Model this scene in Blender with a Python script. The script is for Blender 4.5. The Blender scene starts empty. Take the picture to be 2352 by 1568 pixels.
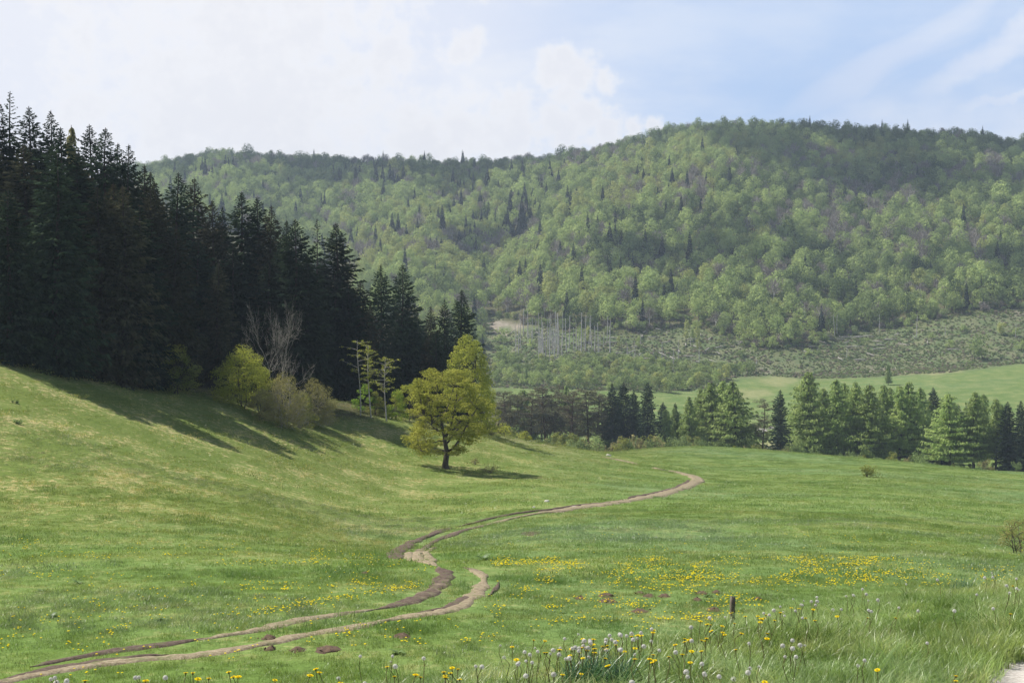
import bpy, math
import numpy as np
from mathutils import Vector

SC = bpy.context.scene
COL = SC.collection
FPX, CU, CV = 3231.0, 1176.0, 784.0      # focal length and centre of a 2352 x 1568 survey grid over the view
R = math.radians

# ------------------------------------------------------------------ camera, sky, sun, exposure
cam_d = bpy.data.cameras.new("camera"); cam = bpy.data.objects.new("camera", cam_d); COL.objects.link(cam)
cam.location = (0, 0, 0); cam.rotation_euler = (R(90), 0, 0)
cam_d.sensor_width = 36.0; cam_d.lens = 36.0 * FPX / 2352.0
cam_d.clip_start = 0.1; cam_d.clip_end = 9000
SC.camera = cam

SUN_EL, SUN_BACK = 53.0, 24.0            # sun stands to the left, a little beyond the scene
sv = Vector((-math.cos(R(SUN_EL)) * math.cos(R(SUN_BACK)), math.cos(R(SUN_EL)) * math.sin(R(SUN_BACK)), math.sin(R(SUN_EL))))
sun_d = bpy.data.lights.new("sun", 'SUN'); sun_d.energy = 5.0; sun_d.angle = R(0.55); sun_d.color = (1.0, 0.945, 0.86)
sun = bpy.data.objects.new("sun", sun_d); COL.objects.link(sun)
sun.rotation_euler = sv.to_track_quat('Z', 'Y').to_euler(); sun.location = (0, 0, 50)

vs = SC.view_settings
SC.display_settings.display_device = 'sRGB'
vs.view_transform = 'Standard'; vs.look = 'None'; vs.exposure = 0.5; vs.gamma = 1.0; vs.use_curve_mapping = False
cy = SC.cycles
cy.max_bounces = 5; cy.diffuse_bounces = 2; cy.glossy_bounces = 1; cy.transmission_bounces = 3
cy.transparent_max_bounces = 16; cy.volume_bounces = 0; cy.caustics_reflective = False; cy.caustics_refractive = False
cy.use_adaptive_sampling = False; cy.use_denoising = True; cy.denoising_prefilter = 'ACCURATE'


class NT:
    """small helper to write node trees"""
    def __init__(s, tree): s.t = tree; s.n = tree.nodes; s.l = tree.links
    def new(s, typ, **kw):
        n = s.n.new(typ)
        for k, v in kw.items(): setattr(n, k, v)
        return n
    def put(s, sock, v):
        if v is None: return
        if isinstance(v, bpy.types.NodeSocket): s.l.new(v, sock)
        else:
            if hasattr(sock.default_value, '__len__') and not hasattr(v, '__len__'):
                v = (v,) * len(sock.default_value)
            if hasattr(sock.default_value, '__len__') and len(v) == 3 and len(sock.default_value) == 4: v = (*v, 1)
            sock.default_value = v
    def math(s, op, a, b=None, c=None, clamp=False):
        n = s.new('ShaderNodeMath', operation=op, use_clamp=clamp)
        for i, v in enumerate((a, b, c)): s.put(n.inputs[i], v)
        return n.outputs[0]
    def vmath(s, op, a, b=None):
        n = s.new('ShaderNodeVectorMath', operation=op)
        s.put(n.inputs[0], a); s.put(n.inputs[1], b)
        return n.outputs['Value'] if op in ('LENGTH', 'DOT_PRODUCT') else n.outputs[0]
    def comb(s, x, y, z):
        n = s.new('ShaderNodeCombineXYZ')
        for i, v in enumerate((x, y, z)): s.put(n.inputs[i], v)
        return n.outputs[0]
    def noise(s, vec, scale, detail=3, rough=0.55, dist=0.0):
        n = s.new('ShaderNodeTexNoise')
        s.put(n.inputs['Vector'], vec); n.inputs['Scale'].default_value = scale
        n.inputs['Detail'].default_value = detail; n.inputs['Roughness'].default_value = rough
        n.inputs['Distortion'].default_value = dist
        return n.outputs['Fac']
    def step(s, v, a, b, smooth=True):
        n = s.new('ShaderNodeMapRange', interpolation_type='SMOOTHSTEP' if smooth else 'LINEAR')
        s.put(n.inputs[0], v); s.put(n.inputs[1], a); s.put(n.inputs[2], b)
        n.inputs[3].default_value = 0; n.inputs[4].default_value = 1
        return n.outputs[0]
    def mix(s, f, a, b):
        n = s.new('ShaderNodeMix', data_type='RGBA')
        s.put(n.inputs[0], f); s.put(n.inputs[6], a); s.put(n.inputs[7], b)
        return n.outputs[2]
    def mul(s, col, f):
        n = s.new('ShaderNodeVectorMath', operation='SCALE')
        s.put(n.inputs[0], col); s.put(n.inputs['Scale'], f)
        return n.outputs[0]
    def attr(s, name):
        return s.new('ShaderNodeAttribute', attribute_name=name).outputs['Fac']


def px_az(u): return math.atan((u - CU) / FPX)
def px_el(u, v): return math.atan((CV - v) / math.hypot(FPX, u - CU))

def build_world():
    w = bpy.data.worlds.new("World"); SC.world = w; w.use_nodes = True
    w.node_tree.nodes.clear(); T = NT(w.node_tree)
    out = T.new('ShaderNodeOutputWorld'); bg = T.new('ShaderNodeBackground')
    sky = T.new('ShaderNodeTexSky', sky_type='NISHITA')
    sky.sun_disc = False; sky.sun_elevation = R(SUN_EL); sky.sun_rotation = R(-(90 - SUN_BACK))
    sky.altitude = 600; sky.air_density = 1.0; sky.dust_density = 1.2; sky.ozone_density = 1.5
    K = 7.25                                     # background strength 0.1: cloud radiances are given times ten
    g = T.new('ShaderNodeTexCoord').outputs['Generated']
    sep = T.new('ShaderNodeSeparateXYZ'); T.l.new(g, sep.inputs[0])
    x, y, z = sep.outputs
    az = T.math('ARCTAN2', x, y); el = T.math('ARCSINE', z)
    # a cloud deck seen in perspective, so that it goes on naturally outside the frame
    zc = T.math('ADD', T.math('MAXIMUM', z, 0.0), 0.16)
    deck = T.comb(T.math('DIVIDE', x, zc), T.math('DIVIDE', y, zc), 0.0)
    n1 = T.noise(deck, 0.55, 6, 0.55, 0.3)
    n2 = T.noise(deck, 2.2, 6, 0.6)
    ang = T.comb(az, el, 0.0)
    wob = T.noise(ang, 28, 5, 0.6); wob2 = T.noise(ang, 90, 4, 0.6)
    # veil: thick to the left (sun side), thinner to the right
    side = T.step(az, -0.05, 0.16)
    veil_l = T.math('ADD', 0.80, T.math('MULTIPLY', n1, 0.25))
    veil_r = T.math('ADD', 0.13, T.math('MULTIPLY', T.math('MULTIPLY', n1, n2), 1.15))
    veil = T.math('ADD', T.math('MULTIPLY', veil_l, T.math('SUBTRACT', 1.0, side)), T.math('MULTIPLY', veil_r, side))
    # thin high streaks fanning up to the right
    a = R(33)
    along = T.math('ADD', T.math('MULTIPLY', az, math.cos(a)), T.math('MULTIPLY', el, math.sin(a)))
    across = T.math('ADD', T.math('MULTIPLY', az, -math.sin(a)), T.math('MULTIPLY', el, math.cos(a)))
    wv = T.noise(ang, 7, 2)
    st = T.noise(T.comb(T.math('MULTIPLY', along, 2.5), T.math('ADD', T.math('MULTIPLY', across, 17), T.math('MULTIPLY', wv, 1.0)), 3.3), 1.0, 4, 0.5)
    streak = T.math('MULTIPLY', T.step(st, 0.44, 0.68), 0.66)
    streak = T.math('MULTIPLY', streak, T.step(az, 0.10, 0.26))
    # the broad bright streak that rises to the upper right corner
    def seg_dist(u0, v0, u1, v1, w0):
        ax, ay, bx, by = px_az(u0), px_el(u0, v0), px_az(u1), px_el(u1, v1)
        L = math.hypot(bx - ax, by - ay); nx, ny = -(by - ay) / L, (bx - ax) / L
        d = T.math('ADD', T.math('MULTIPLY', T.math('SUBTRACT', az, ax), nx), T.math('MULTIPLY', T.math('SUBTRACT', el, ay), ny))
        d = T.math('ABSOLUTE', T.math('ADD', d, T.math('MULTIPLY', T.math('SUBTRACT', wob, 0.5), 0.03)))
        return T.math('SUBTRACT', 1.0, T.step(d, 0.1 * w0, w0))
    sb = T.math('MULTIPLY', seg_dist(2080, 240, 2400, 40, 0.022), T.math('MULTIPLY', T.step(az, 0.20, 0.33), 0.75))
    sb2 = T.math('MULTIPLY', seg_dist(2120, 282, 2400, 205, 0.009), T.math('MULTIPLY', T.step(az, 0.24, 0.33), 0.7))
    low = T.math('MULTIPLY', T.math('SUBTRACT', 1.0, T.step(el, 0.145, 0.21)), T.math('MULTIPLY', T.step(az, 0.17, 0.24), 0.62))
    cov = T.math('MAXIMUM', veil, streak); cov = T.math('MAXIMUM', cov, sb); cov = T.math('MAXIMUM', cov, sb2)
    cov = T.math('MAXIMUM', cov, T.math('MULTIPLY', low, T.math('ADD', 0.6, T.math('MULTIPLY', wob, 0.8))))
    # cumulus bank and puffs, as lumpy discs at their places on the sky
    lumps = [(560, 250, 420), (960, 330, 110), (1060, 290, 95), (1180, 300, 105), (1290, 290, 85), (1345, 262, 55), (1400, 300, 48), (1455, 300, 34), (1500, 292, 24),
             (1270, 165, 52), (1330, 175, 58), (1385, 190, 34), (1295, 130, 34), (1085, 100, 40), (1060, 118, 34), (900, 130, 70), (700, 90, 120), (1300, 225, 50)]
    m = None
    for (u, v, r) in lumps:
        d = T.vmath('LENGTH', T.vmath('SUBTRACT', ang, (px_az(u), px_el(u, v), 0)))
        f = T.math('SUBTRACT', 1.0, T.math('DIVIDE', d, r / FPX * 1.15))
        m = f if m is None else T.math('SMOOTH_MAX', m, f, 0.12)
    edge = T.math('ADD', m, T.math('ADD', T.math('MULTIPLY', T.math('SUBTRACT', wob, 0.5), 1.9), T.math('MULTIPLY', T.math('SUBTRACT', wob2, 0.5), 1.3)))
    cum = T.math('MULTIPLY', T.step(edge, -0.10, 0.65), 0.88)
    inner = T.step(edge, 0.0, 1.0)
    # colours
    blue = T.mul(sky.outputs[0], 1.0)
    pale = T.mix(0.86, blue, (0.33 * K, 0.55 * K, 0.92 * K))
    vcol = T.mix(T.step(n2, 0.38, 0.62), (0.71 * K, 0.78 * K, 0.95 * K), (0.90 * K, 0.92 * K, 0.98 * K))
    vcol = T.mix(T.math('MULTIPLY', T.step(az, -0.30, 0.05), 0.6), (0.90 * K, 0.90 * K, 0.95 * K), vcol)
    ccol = T.mix(inner, (0.98 * K, 0.97 * K, 0.98 * K), (0.87 * K, 0.87 * K, 0.91 * K))
    # above the view the deck is opened to blue, added to cut skylight
    gaps = T.math('MULTIPLY', T.step(el, 0.26, 0.6), T.step(n1, 0.30, 0.50))
    cov = T.math('MULTIPLY', cov, T.math('SUBTRACT', 1.0, T.math('MULTIPLY', gaps, 0.9)))
    base = T.mix(T.step(el, 0.3, 0.8), pale, blue)
    c1 = T.mix(cov, base, vcol)
    c2 = T.mix(cum, c1, ccol)
    # unseen upper sky is darkened to weaken fill light and deepen the shadows
    dim = T.math('SUBTRACT', 1.0, T.math('MULTIPLY', T.step(el, 0.25, 0.8), 0.55))
    c3 = T.mul(c2, dim)
    T.l.new(c3, bg.inputs[0]); bg.inputs[1].default_value = 0.1
    T.l.new(bg.outputs[0], out.inputs[0])
build_world()

# ------------------------------------------------------------------ numeric helpers
rng = np.random.default_rng(7)

def hash2(ix, iy, seed):
    h = (ix.astype(np.int64) * 374761393 + iy.astype(np.int64) * 668265263 + seed * 974711) & 0xffffffff
    h = ((h ^ (h >> 13)) * 1274126177) & 0xffffffff
    h = (h ^ (h >> 16)) & 0xffffffff
    return h / 4294967295.0

def vnoise(x, y, seed=0):
    x = np.asarray(x, float); y = np.asarray(y, float)
    ix = np.floor(x); iy = np.floor(y); fx = x - ix; fy = y - iy
    fx = fx * fx * (3 - 2 * fx); fy = fy * fy * (3 - 2 * fy)
    a = hash2(ix, iy, seed); b = hash2(ix + 1, iy, seed); c = hash2(ix, iy + 1, seed); d = hash2(ix + 1, iy + 1, seed)
    return (a * (1 - fx) + b * fx) * (1 - fy) + (c * (1 - fx) + d * fx) * fy - 0.5

def fbm(x, y, seed=0, octv=4):
    s = 0; a = 1.0
    for k in range(octv):
        s = s + a * vnoise(x, y, seed + k * 17); x = x * 2.03; y = y * 2.03; a *= 0.5
    return s

def sstep(x, a, b):
    t = np.clip((x - a) / (b - a), 0, 1); return t * t * (3 - 2 * t)

def pchip(xk, yk, x):
    xk = np.asarray(xk, float); yk = np.asarray(yk, float)
    h = np.diff(xk); d = np.diff(yk) / h
    m = np.zeros_like(yk)
    m[0], m[-1] = d[0], d[-1]
    for i in range(1, len(yk) - 1):
        if d[i - 1] * d[i] > 0:
            w1 = 2 * h[i] + h[i - 1]; w2 = h[i] + 2 * h[i - 1]
            m[i] = (w1 + w2) / (w1 / d[i - 1] + w2 / d[i])
    x = np.clip(x, xk[0], xk[-1])
    i = np.clip(np.searchsorted(xk, x) - 1, 0, len(xk) - 2)
    t = (x - xk[i]) / h[i]
    return (yk[i] * (1 + 2 * t) * (1 - t) ** 2 + m[i] * h[i] * t * (1 - t) ** 2 + yk[i + 1] * t * t * (3 - 2 * t) + m[i + 1] * h[i] * t * t * (t - 1))

# ------------------------------------------------------------------ terrain heights (surveyed profiles: bearing column -> depth, image row)
NEAR = [
 (-1500, [(20,1660),(35,1440),(56,1230),(82,1050),(102,890),(114,830),(135,785),(180,760),(220,750),(270,715),(320,700),(380,700),(440,720),(520,760),(640,800)]),
 (0,    [(20,1700),(27,1565),(35,1440),(44,1340),(56,1240),(70,1155),(82,1068),(92,985),(102,908),(112,842),(130,800),(165,768),(220,742),(270,720),(320,702),(380,702),(440,730),(520,775),(640,810)]),
 (500,  [(20,1720),(27,1565),(35,1425),(44,1332),(56,1250),(70,1192),(86,1132),(100,1075),(112,1018),(124,963),(134,920),(142,902),(165,876),(220,845),(270,800),(320,778),(380,778),(440,800),(520,830),(640,845)]),
 (900,  [(20,1730),(27,1568),(35,1425),(44,1335),(56,1279),(64,1276),(72,1262),(86,1215),(100,1172),(120,1118),(138,1060),(150,1012),(161,966),(169,944),(182,935),(220,924),(270,918),(320,930),(380,965),(440,975),(520,930),(640,862)]),
 (1250, [(20,1735),(27,1570),(35,1425),(44,1342),(56,1272),(70,1225),(86,1188),(110,1143),(130,1108),(152,1068),(172,1040),(192,1023),(205,1018),(225,1022),(275,1036),(320,1046),(380,1052),(440,1012),(520,945),(600,885),(640,866)]),
 (1600, [(20,1740),(27,1575),(35,1430),(44,1345),(56,1275),(70,1226),(86,1187),(110,1148),(140,1117),(160,1102),(180,1087),(220,1056),(270,1029),(295,1024),(330,1042),(380,1056),(440,1018),(520,955),(600,885),(640,858)]),
 (2000, [(20,1745),(27,1580),(35,1435),(44,1350),(56,1278),(70,1230),(86,1194),(110,1158),(140,1127),(190,1090),(230,1066),(268,1054),(300,1062),(330,1074),(380,1062),(440,1012),(520,935),(600,872),(640,850)]),
 (2352, [(20,1745),(27,1590),(35,1445),(44,1360),(56,1295),(70,1255),(86,1222),(110,1185),(140,1153),(180,1122),(220,1096),(244,1086),(275,1093),(320,1092),(380,1066),(440,1005),(520,918),(600,850),(640,828)]),
 (4200, [(20,1735),(35,1450),(56,1300),(86,1225),(140,1150),(220,1090),(270,1085),(380,1050),(440,985),(520,900),(600,838),(640,815)]),
]
RIDGE_U = np.array([-1500, -400, 0, 330, 500, 700, 900, 1100, 1250, 1400, 1500, 1600, 1720, 1850, 2000, 2200, 2352, 2700, 3400, 4200.])
RIDGE_V = np.array([520, 470, 430, 398, 366, 376, 383, 384, 380, 350, 322, 304, 299, 302, 314, 322, 340, 390, 470, 560.])
RIDGE_D = np.array([1450, 1400, 1370, 1350, 1340, 1320, 1300, 1270, 1250, 1220, 1200, 1195, 1190, 1180, 1170, 1160, 1150, 1130, 1100, 1080.])
NEAR_U = np.array([c[0] for c in NEAR], float)

def terrain_grid(th, rr):
    """heights on the polar grid th (bearings) x rr (ranges)"""
    TH, RR = np.meshgrid(th, rr, indexing='ij')
    dep = RR * np.maximum(np.cos(TH), 0.55)
    u_of = np.where(np.abs(TH) < 1.2, CU + FPX * np.tan(np.clip(TH, -1.2, 1.2)), np.where(TH < 0, -9999, 9999))
    U = np.clip(u_of, NEAR_U[0], NEAR_U[-1])
    D = np.clip(dep, 1, 640)
    cols = []
    for (u, prof) in NEAR:
        d = np.array([p[0] for p in prof], float); v = np.array([p[1] for p in prof], float)
        z = -(v - CV) / FPX * d
        d = np.concatenate([[1.0, 10.0], d]); z = np.concatenate([[z[0] + 0.9, z[0] + 0.25], z])
        cols.append(pchip(np.log(d), z, np.log(D)))
    cols = np.array(cols)
    i = np.clip(np.searchsorted(NEAR_U, U) - 1, 0, len(NEAR_U) - 2)
    t = (U - NEAR_U[i]) / (NEAR_U[i + 1] - NEAR_U[i])
    I, J = np.indices(U.shape)
    def c(k): return cols[np.clip(k, 0, len(NEAR) - 1), I, J]
    # monotone cubic across columns
    p0, p1, p2, p3 = c(i - 1), c(i), c(i + 1), c(i + 2)
    h1 = NEAR_U[i + 1] - NEAR_U[i]
    h0 = np.maximum(NEAR_U[i] - NEAR_U[np.clip(i - 1, 0, 99)], 1); h2 = np.maximum(NEAR_U[np.clip(i + 2, 0, len(NEAR) - 1)] - NEAR_U[i + 1], 1)
    d0 = (p1 - p0) / h0; d1 = (p2 - p1) / h1; d2 = (p3 - p2) / h2
    m1 = np.where(i > 0, (d0 * h1 + d1 * h0) / (h0 + h1), d1) * h1
    m2 = np.where(i < len(NEAR) - 2, (d1 * h2 + d2 * h1) / (h1 + h2), d1) * h1
    z = p1 * (1 + 2 * t) * (1 - t) ** 2 + m1 * t * (1 - t) ** 2 + p2 * t * t * (3 - 2 * t) + m2 * t * t * (t - 1)
    # the wooded hill
    rv = np.interp(U, RIDGE_U, RIDGE_V); rd = np.interp(U, RIDGE_U, RIDGE_D)
    zr = (CV - rv) / FPX * rd
    t = np.clip((dep - 640) / (rd - 640), 0, 1.0)
    hill = z + (zr - z) * (0.82 * t + 0.18 * t * t * (3 - 2 * t))
    x = RR * np.sin(TH); y = RR * np.cos(TH)
    mid = 4 * t * (1 - t)
    hill += mid * (13 * fbm(x / 150 + y / 900, y / 420, 5, 3) + 5 * fbm(x / 45, y / 90, 9, 3))
    for (gu, wd, am) in ((1090, 130, 17), (1510, 110, 10), (1960, 150, 12), (760, 120, 16)):   # gullies running down the slope
        hill -= mid * am * np.exp(-((U - gu + 120 * (t - 0.5)) / wd) ** 2)
    over = np.maximum(dep - rd, 0)
    hill -= 0.10 * over
    z = np.where(dep > 640, hill, z)
    # behind the viewer: a plain continuation of the bank's level
    back = sstep(np.abs(TH), 1.35, 2.3)
    z = z * (1 - back) + back * (-2.0 + 0.5 * fbm(x / 60, y / 60, 3, 3))
    # gentle unevenness
    k = sstep(RR, 12, 60)
    z += (0.10 + 0.22 * k) * fbm(x / 14, y / 14, 21, 3) * sstep(700 - dep, 0, 80) + 0.035 * fbm(x / 1.7, y / 1.7, 31, 3) * sstep(260 - RR, 0, 100)
    # the grassy bank the viewer stands on
    s = bank_side(x, y)
    bank = -1.62 - 0.103 * np.clip(y, 0, 40) + 0.06 * np.clip(x - 3.5, 0, 5) + 0.10 * fbm(x / 3.1, y / 3.1, 41, 3)
    bank = np.where(y < 8, np.maximum(bank, -2.3), bank)
    w = 1 - sstep(s, -0.6, 6.0 + 1.2 * vnoise(x / 5, y / 5, 2))
    w = np.where(y < -30, 0 * w + 0.5, w)
    z = z * (1 - w) + bank * w
    # the gravel lane cut into the bank on the right
    pd = path_dist(x, y)
    lane = 1 - sstep(pd, 1.25, 1.75)
    z = z - 0.10 * lane * w
    return z, x, y

CREST = np.array([(-60, -75), (-15, -6), (-6.0, 5.6), (-3.3, 9.0), (-2.2, 10.3), (-1.05, 11.5), (0.1, 12.6), (1.4, 14.2), (2.5, 15.6), (3.8, 17.2), (5.4, 18.9), (7.6, 20.8), (20, 31), (70, 70.)])
LANE = np.array([(0.2, -14), (1.6, 0), (3.2, 6.4), (4.88, 10.3), (5.7, 12.0), (8.5, 16.4), (13.5, 21.0), (22, 28), (44, 44.)])

def poly_dist(P, x, y):
    best = np.full(np.shape(x), 1e9); side = np.zeros(np.shape(x))
    for a, b in zip(P[:-1], P[1:]):
        ab = b - a; L2 = (ab ** 2).sum()
        t = np.clip(((x - a[0]) * ab[0] + (y - a[1]) * ab[1]) / L2, 0, 1)
        d = np.hypot(x - a[0] - t * ab[0], y - a[1] - t * ab[1])
        cr = ab[0] * (y - a[1]) - ab[1] * (x - a[0])
        m = d < best; best = np.where(m, d, best); side = np.where(m, np.sign(cr), side)
    return best, side

def bank_side(x, y):
    d, s = poly_dist(CREST, x, y); return d * s          # + beyond the crest (towards the meadow)
def path_dist(x, y):
    return poly_dist(LANE, x, y)[0]

th_in = np.linspace(-R(23), R(23), 310)
th_out = np.linspace(R(23), math.pi, 60)[1:]
TH_G = np.concatenate([-th_out[::-1], th_in, th_out])
RR_G = np.exp(np.linspace(math.log(1.2), math.log(1700), 500))
LOGR = np.log(RR_G)
ZG, XG, YG = terrain_grid(TH_G, RR_G)
z_seam = (ZG[0] + ZG[-1]) / 2; ZG[0] = z_seam; ZG[-1] = z_seam

def ground(x, y):
    """height of the ground mesh at world x, y"""
    x = np.asarray(x, float); y = np.asarray(y, float)
    th = np.arctan2(x, y); lr = np.log(np.maximum(np.hypot(x, y), 1.21))
    i = np.clip(np.searchsorted(TH_G, th) - 1, 0, len(TH_G) - 2)
    j = np.clip(((lr - LOGR[0]) / (LOGR[1] - LOGR[0])).astype(int), 0, len(LOGR) - 2)
    a = (th - TH_G[i]) / (TH_G[i + 1] - TH_G[i]); b = np.clip((lr - LOGR[j]) / (LOGR[1] - LOGR[0]), 0, 1)
    return (ZG[i, j] * (1 - a) + ZG[i + 1, j] * a) * (1 - b) + (ZG[i, j + 1] * (1 - a) + ZG[i + 1, j + 1] * a) * b

def pix(x, y, z): return CU + FPX * x / y, CV - FPX * z / y

def at_depth(u, d):
    x = (u - CU) / FPX * d
    return float(x), float(d), float(ground(x, d))

def at(u, v, dmin=8.0, dmax=1400.0):
    """first point of the ground met by the sight line through survey pixel u, v"""
    d = np.exp(np.linspace(math.log(dmin), math.log(dmax), 4000))
    x = (u - CU) / FPX * d; z = ground(x, d)
    vv = CV - FPX * z / d
    k = np.nonzero(vv <= v)[0]
    i = k[0] if len(k) else len(d) - 1
    return float(x[i]), float(d[i]), float(z[i])

# ------------------------------------------------------------------ mesh helpers
def mk_mesh(name, V, quads=None, tris=None, mats=(), qm=None, tm=None, smooth=False):
    me = bpy.data.meshes.new(name)
    V = np.asarray(V, np.float32).reshape(-1, 3)
    q = np.zeros((0, 4), np.int32) if quads is None or len(quads) == 0 else np.asarray(quads, np.int32)
    t = np.zeros((0, 3), np.int32) if tris is None or len(tris) == 0 else np.asarray(tris, np.int32)
    me.vertices.add(len(V)); me.vertices.foreach_set('co', V.ravel())
    loops = np.concatenate([q.ravel(), t.ravel()])
    me.loops.add(len(loops)); me.loops.foreach_set('vertex_index', loops)
    st = np.concatenate([np.arange(len(q)) * 4, len(q) * 4 + np.arange(len(t)) * 3]).astype(np.int32)
    me.polygons.add(len(q) + len(t)); me.polygons.foreach_set('loop_start', st)
    mi = np.concatenate([np.zeros(len(q), np.int32) if qm is None else np.asarray(qm, np.int32), np.zeros(len(t), np.int32) if tm is None else np.asarray(tm, np.int32)])
    for m in mats: me.materials.append(m)
    if len(mats) > 1: me.polygons.foreach_set('material_index', mi)
    if smooth: me.polygons.foreach_set('use_smooth', np.ones(len(mi), bool))
    me.update(calc_edges=True)
    return me

class Geo:
    """collects pieces of geometry with a material index each"""
    def __init__(s): s.v = []; s.q = []; s.t = []; s.qm = []; s.tm = []; s.n = 0
    def add(s, V, q=None, t=None, m=0):
        V = np.asarray(V, float).reshape(-1, 3)
        if q is not None and len(q): s.q.append(np.asarray(q) + s.n); s.qm.append(np.full(len(q), m))
        if t is not None and len(t): s.t.append(np.asarray(t) + s.n); s.tm.append(np.full(len(t), m))
        s.v.append(V); s.n += len(V); return s
    def mesh(s, name, mats, smooth=False):
        cat = lambda L, k: np.concatenate(L) if L else np.zeros((0, k), int)
        return mk_mesh(name, np.concatenate(s.v), cat(s.q, 4), cat(s.t, 3), mats, np.concatenate(s.qm) if s.qm else None, np.concatenate(s.tm) if s.tm else None, smooth)

def nrm(a):
    a = np.asarray(a, float); return a / np.maximum(np.linalg.norm(a, axis=-1, keepdims=True), 1e-9)

def tube(P, rad, n=6):
    P = np.asarray(P, float); rad = np.broadcast_to(np.asarray(rad, float), (len(P),))
    T = nrm(np.gradient(P, axis=0)); up = np.array([0.13, 0.21, 1.0])
    A = nrm(np.cross(T, up) + 1e-6); B = np.cross(T, A)
    ph = np.arange(n) / n * 2 * math.pi
    ring = P[:, None] + rad[:, None, None] * (np.cos(ph)[None, :, None] * A[:, None] + np.sin(ph)[None, :, None] * B[:, None])
    i, j = np.meshgrid(np.arange(len(P) - 1), np.arange(n), indexing='ij'); j2 = (j + 1) % n
    q = np.stack([i * n + j, i * n + j2, (i + 1) * n + j2, (i + 1) * n + j], -1).reshape(-1, 4)
    V = ring.reshape(-1, 3)
    V = np.concatenate([V, P[-1:] + T[-1:] * rad[-1]]); k = len(V) - 1; b = (len(P) - 1) * n
    t = np.stack([b + np.arange(n), b + (np.arange(n) + 1) % n, np.full(n, k)], -1)
    return V, q, t

def leaves(C, N, size, r, asp=0.6, jit=0.7):
    """one small quad per centre, facing about N"""
    n = len(C); N = nrm(N + jit * r.normal(size=(n, 3)))
    A = nrm(np.cross(N, r.normal(size=(n, 3)))); B = np.cross(N, A)
    s = (np.asarray(size) * r.uniform(0.7, 1.3, n))[:, None]
    A = A * s * 0.5; B = B * s * 0.5 * asp
    V = np.stack([C - A, C - B * 0.9 + A * 0.1, C + A, C + B * 0.9 + A * 0.1], 1).reshape(-1, 3)
    return V, np.arange(4 * n).reshape(-1, 4)

def obj(name, me, parent=None, loc=(0, 0, 0), rz=0.0, scale=None):
    o = bpy.data.objects.new(name, me); COL.objects.link(o)
    o.location = loc; o.rotation_euler = (0, 0, rz)
    if scale is not None: o.scale = scale if hasattr(scale, '__len__') else (scale,) * 3
    if parent is not None: o.parent = parent
    return o

def tag(o, label=None, cat=None, group=None, kind=None):
    if label: o['label'] = label
    if cat: o['category'] = cat
    if group: o['group'] = group
    if kind: o['kind'] = kind
    return o

# ------------------------------------------------------------------ materials
def new_mat(name):
    m = bpy.data.materials.new(name); m.use_nodes = True; m.node_tree.nodes.clear()
    return m, NT(m.node_tree)

def leaf_mat(name, ca, cb, trans=0.35, var=0.25, tcol=None, scale=0.6, gloss=0.0, rough=0.5):
    """foliage: two tones broken by noise, each plant a little different, light passing through the leaves"""
    m, T = new_mat(name)
    oi = T.new('ShaderNodeObjectInfo')
    pos = T.new('ShaderNodeNewGeometry').outputs['Position']
    n = T.noise(T.vmath('ADD', pos, T.mul((31.7, 17.1, 5.3), oi.outputs['Random'])), scale, 3, 0.6)
    col = T.mix(T.step(n, 0.32, 0.68), ca, cb)
    br = T.math('ADD', 1 - var, T.math('MULTIPLY', oi.outputs['Random'], 2 * var))
    col = T.mul(col, br)
    d = T.new('ShaderNodeBsdfDiffuse'); T.l.new(col, d.inputs[0])
    tr = T.new('ShaderNodeBsdfTranslucent')
    T.put(tr.inputs[0], T.mul(T.mix(0.5, col, tcol if tcol else cb), 1.15))
    mx = T.new('ShaderNodeMixShader'); mx.inputs[0].default_value = trans
    T.l.new(d.outputs[0], mx.inputs[1]); T.l.new(tr.outputs[0], mx.inputs[2])
    sh = mx.outputs[0]
    if gloss:
        g = T.new('ShaderNodeBsdfGlossy'); g.inputs['Roughness'].default_value = rough; g.inputs[0].default_value = (0.8, 0.85, 0.8, 1)
        m2 = T.new('ShaderNodeMixShader'); m2.inputs[0].default_value = gloss
        T.l.new(sh, m2.inputs[1]); T.l.new(g.outputs[0], m2.inputs[2]); sh = m2.outputs[0]
    o = T.new('ShaderNodeOutputMaterial'); T.l.new(sh, o.inputs[0])
    return m

def solid_mat(name, ca, cb, scale=4.0, rough=0.9, bump=0.3, stretch=(1, 1, 1), coord='Object'):
    m, T = new_mat(name)
    p = T.new('ShaderNodeTexCoord').outputs[coord]
    p = T.vmath('MULTIPLY', p, stretch)
    n = T.noise(p, scale, 5, 0.65)
    b = T.new('ShaderNodeBsdfPrincipled'); b.inputs['Roughness'].default_value = rough
    b.inputs['Specular IOR Level'].default_value = 0.25
    T.put(b.inputs['Base Color'], T.mix(T.step(n, 0.3, 0.7), ca, cb))
    bp = T.new('ShaderNodeBump'); bp.inputs['Strength'].default_value = bump; bp.inputs['Distance'].default_value = 0.05
    T.l.new(n, bp.inputs['Height']); T.l.new(bp.outputs[0], b.inputs['Normal'])
    o = T.new('ShaderNodeOutputMaterial'); T.l.new(b.outputs[0], o.inputs[0])
    return m

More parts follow.
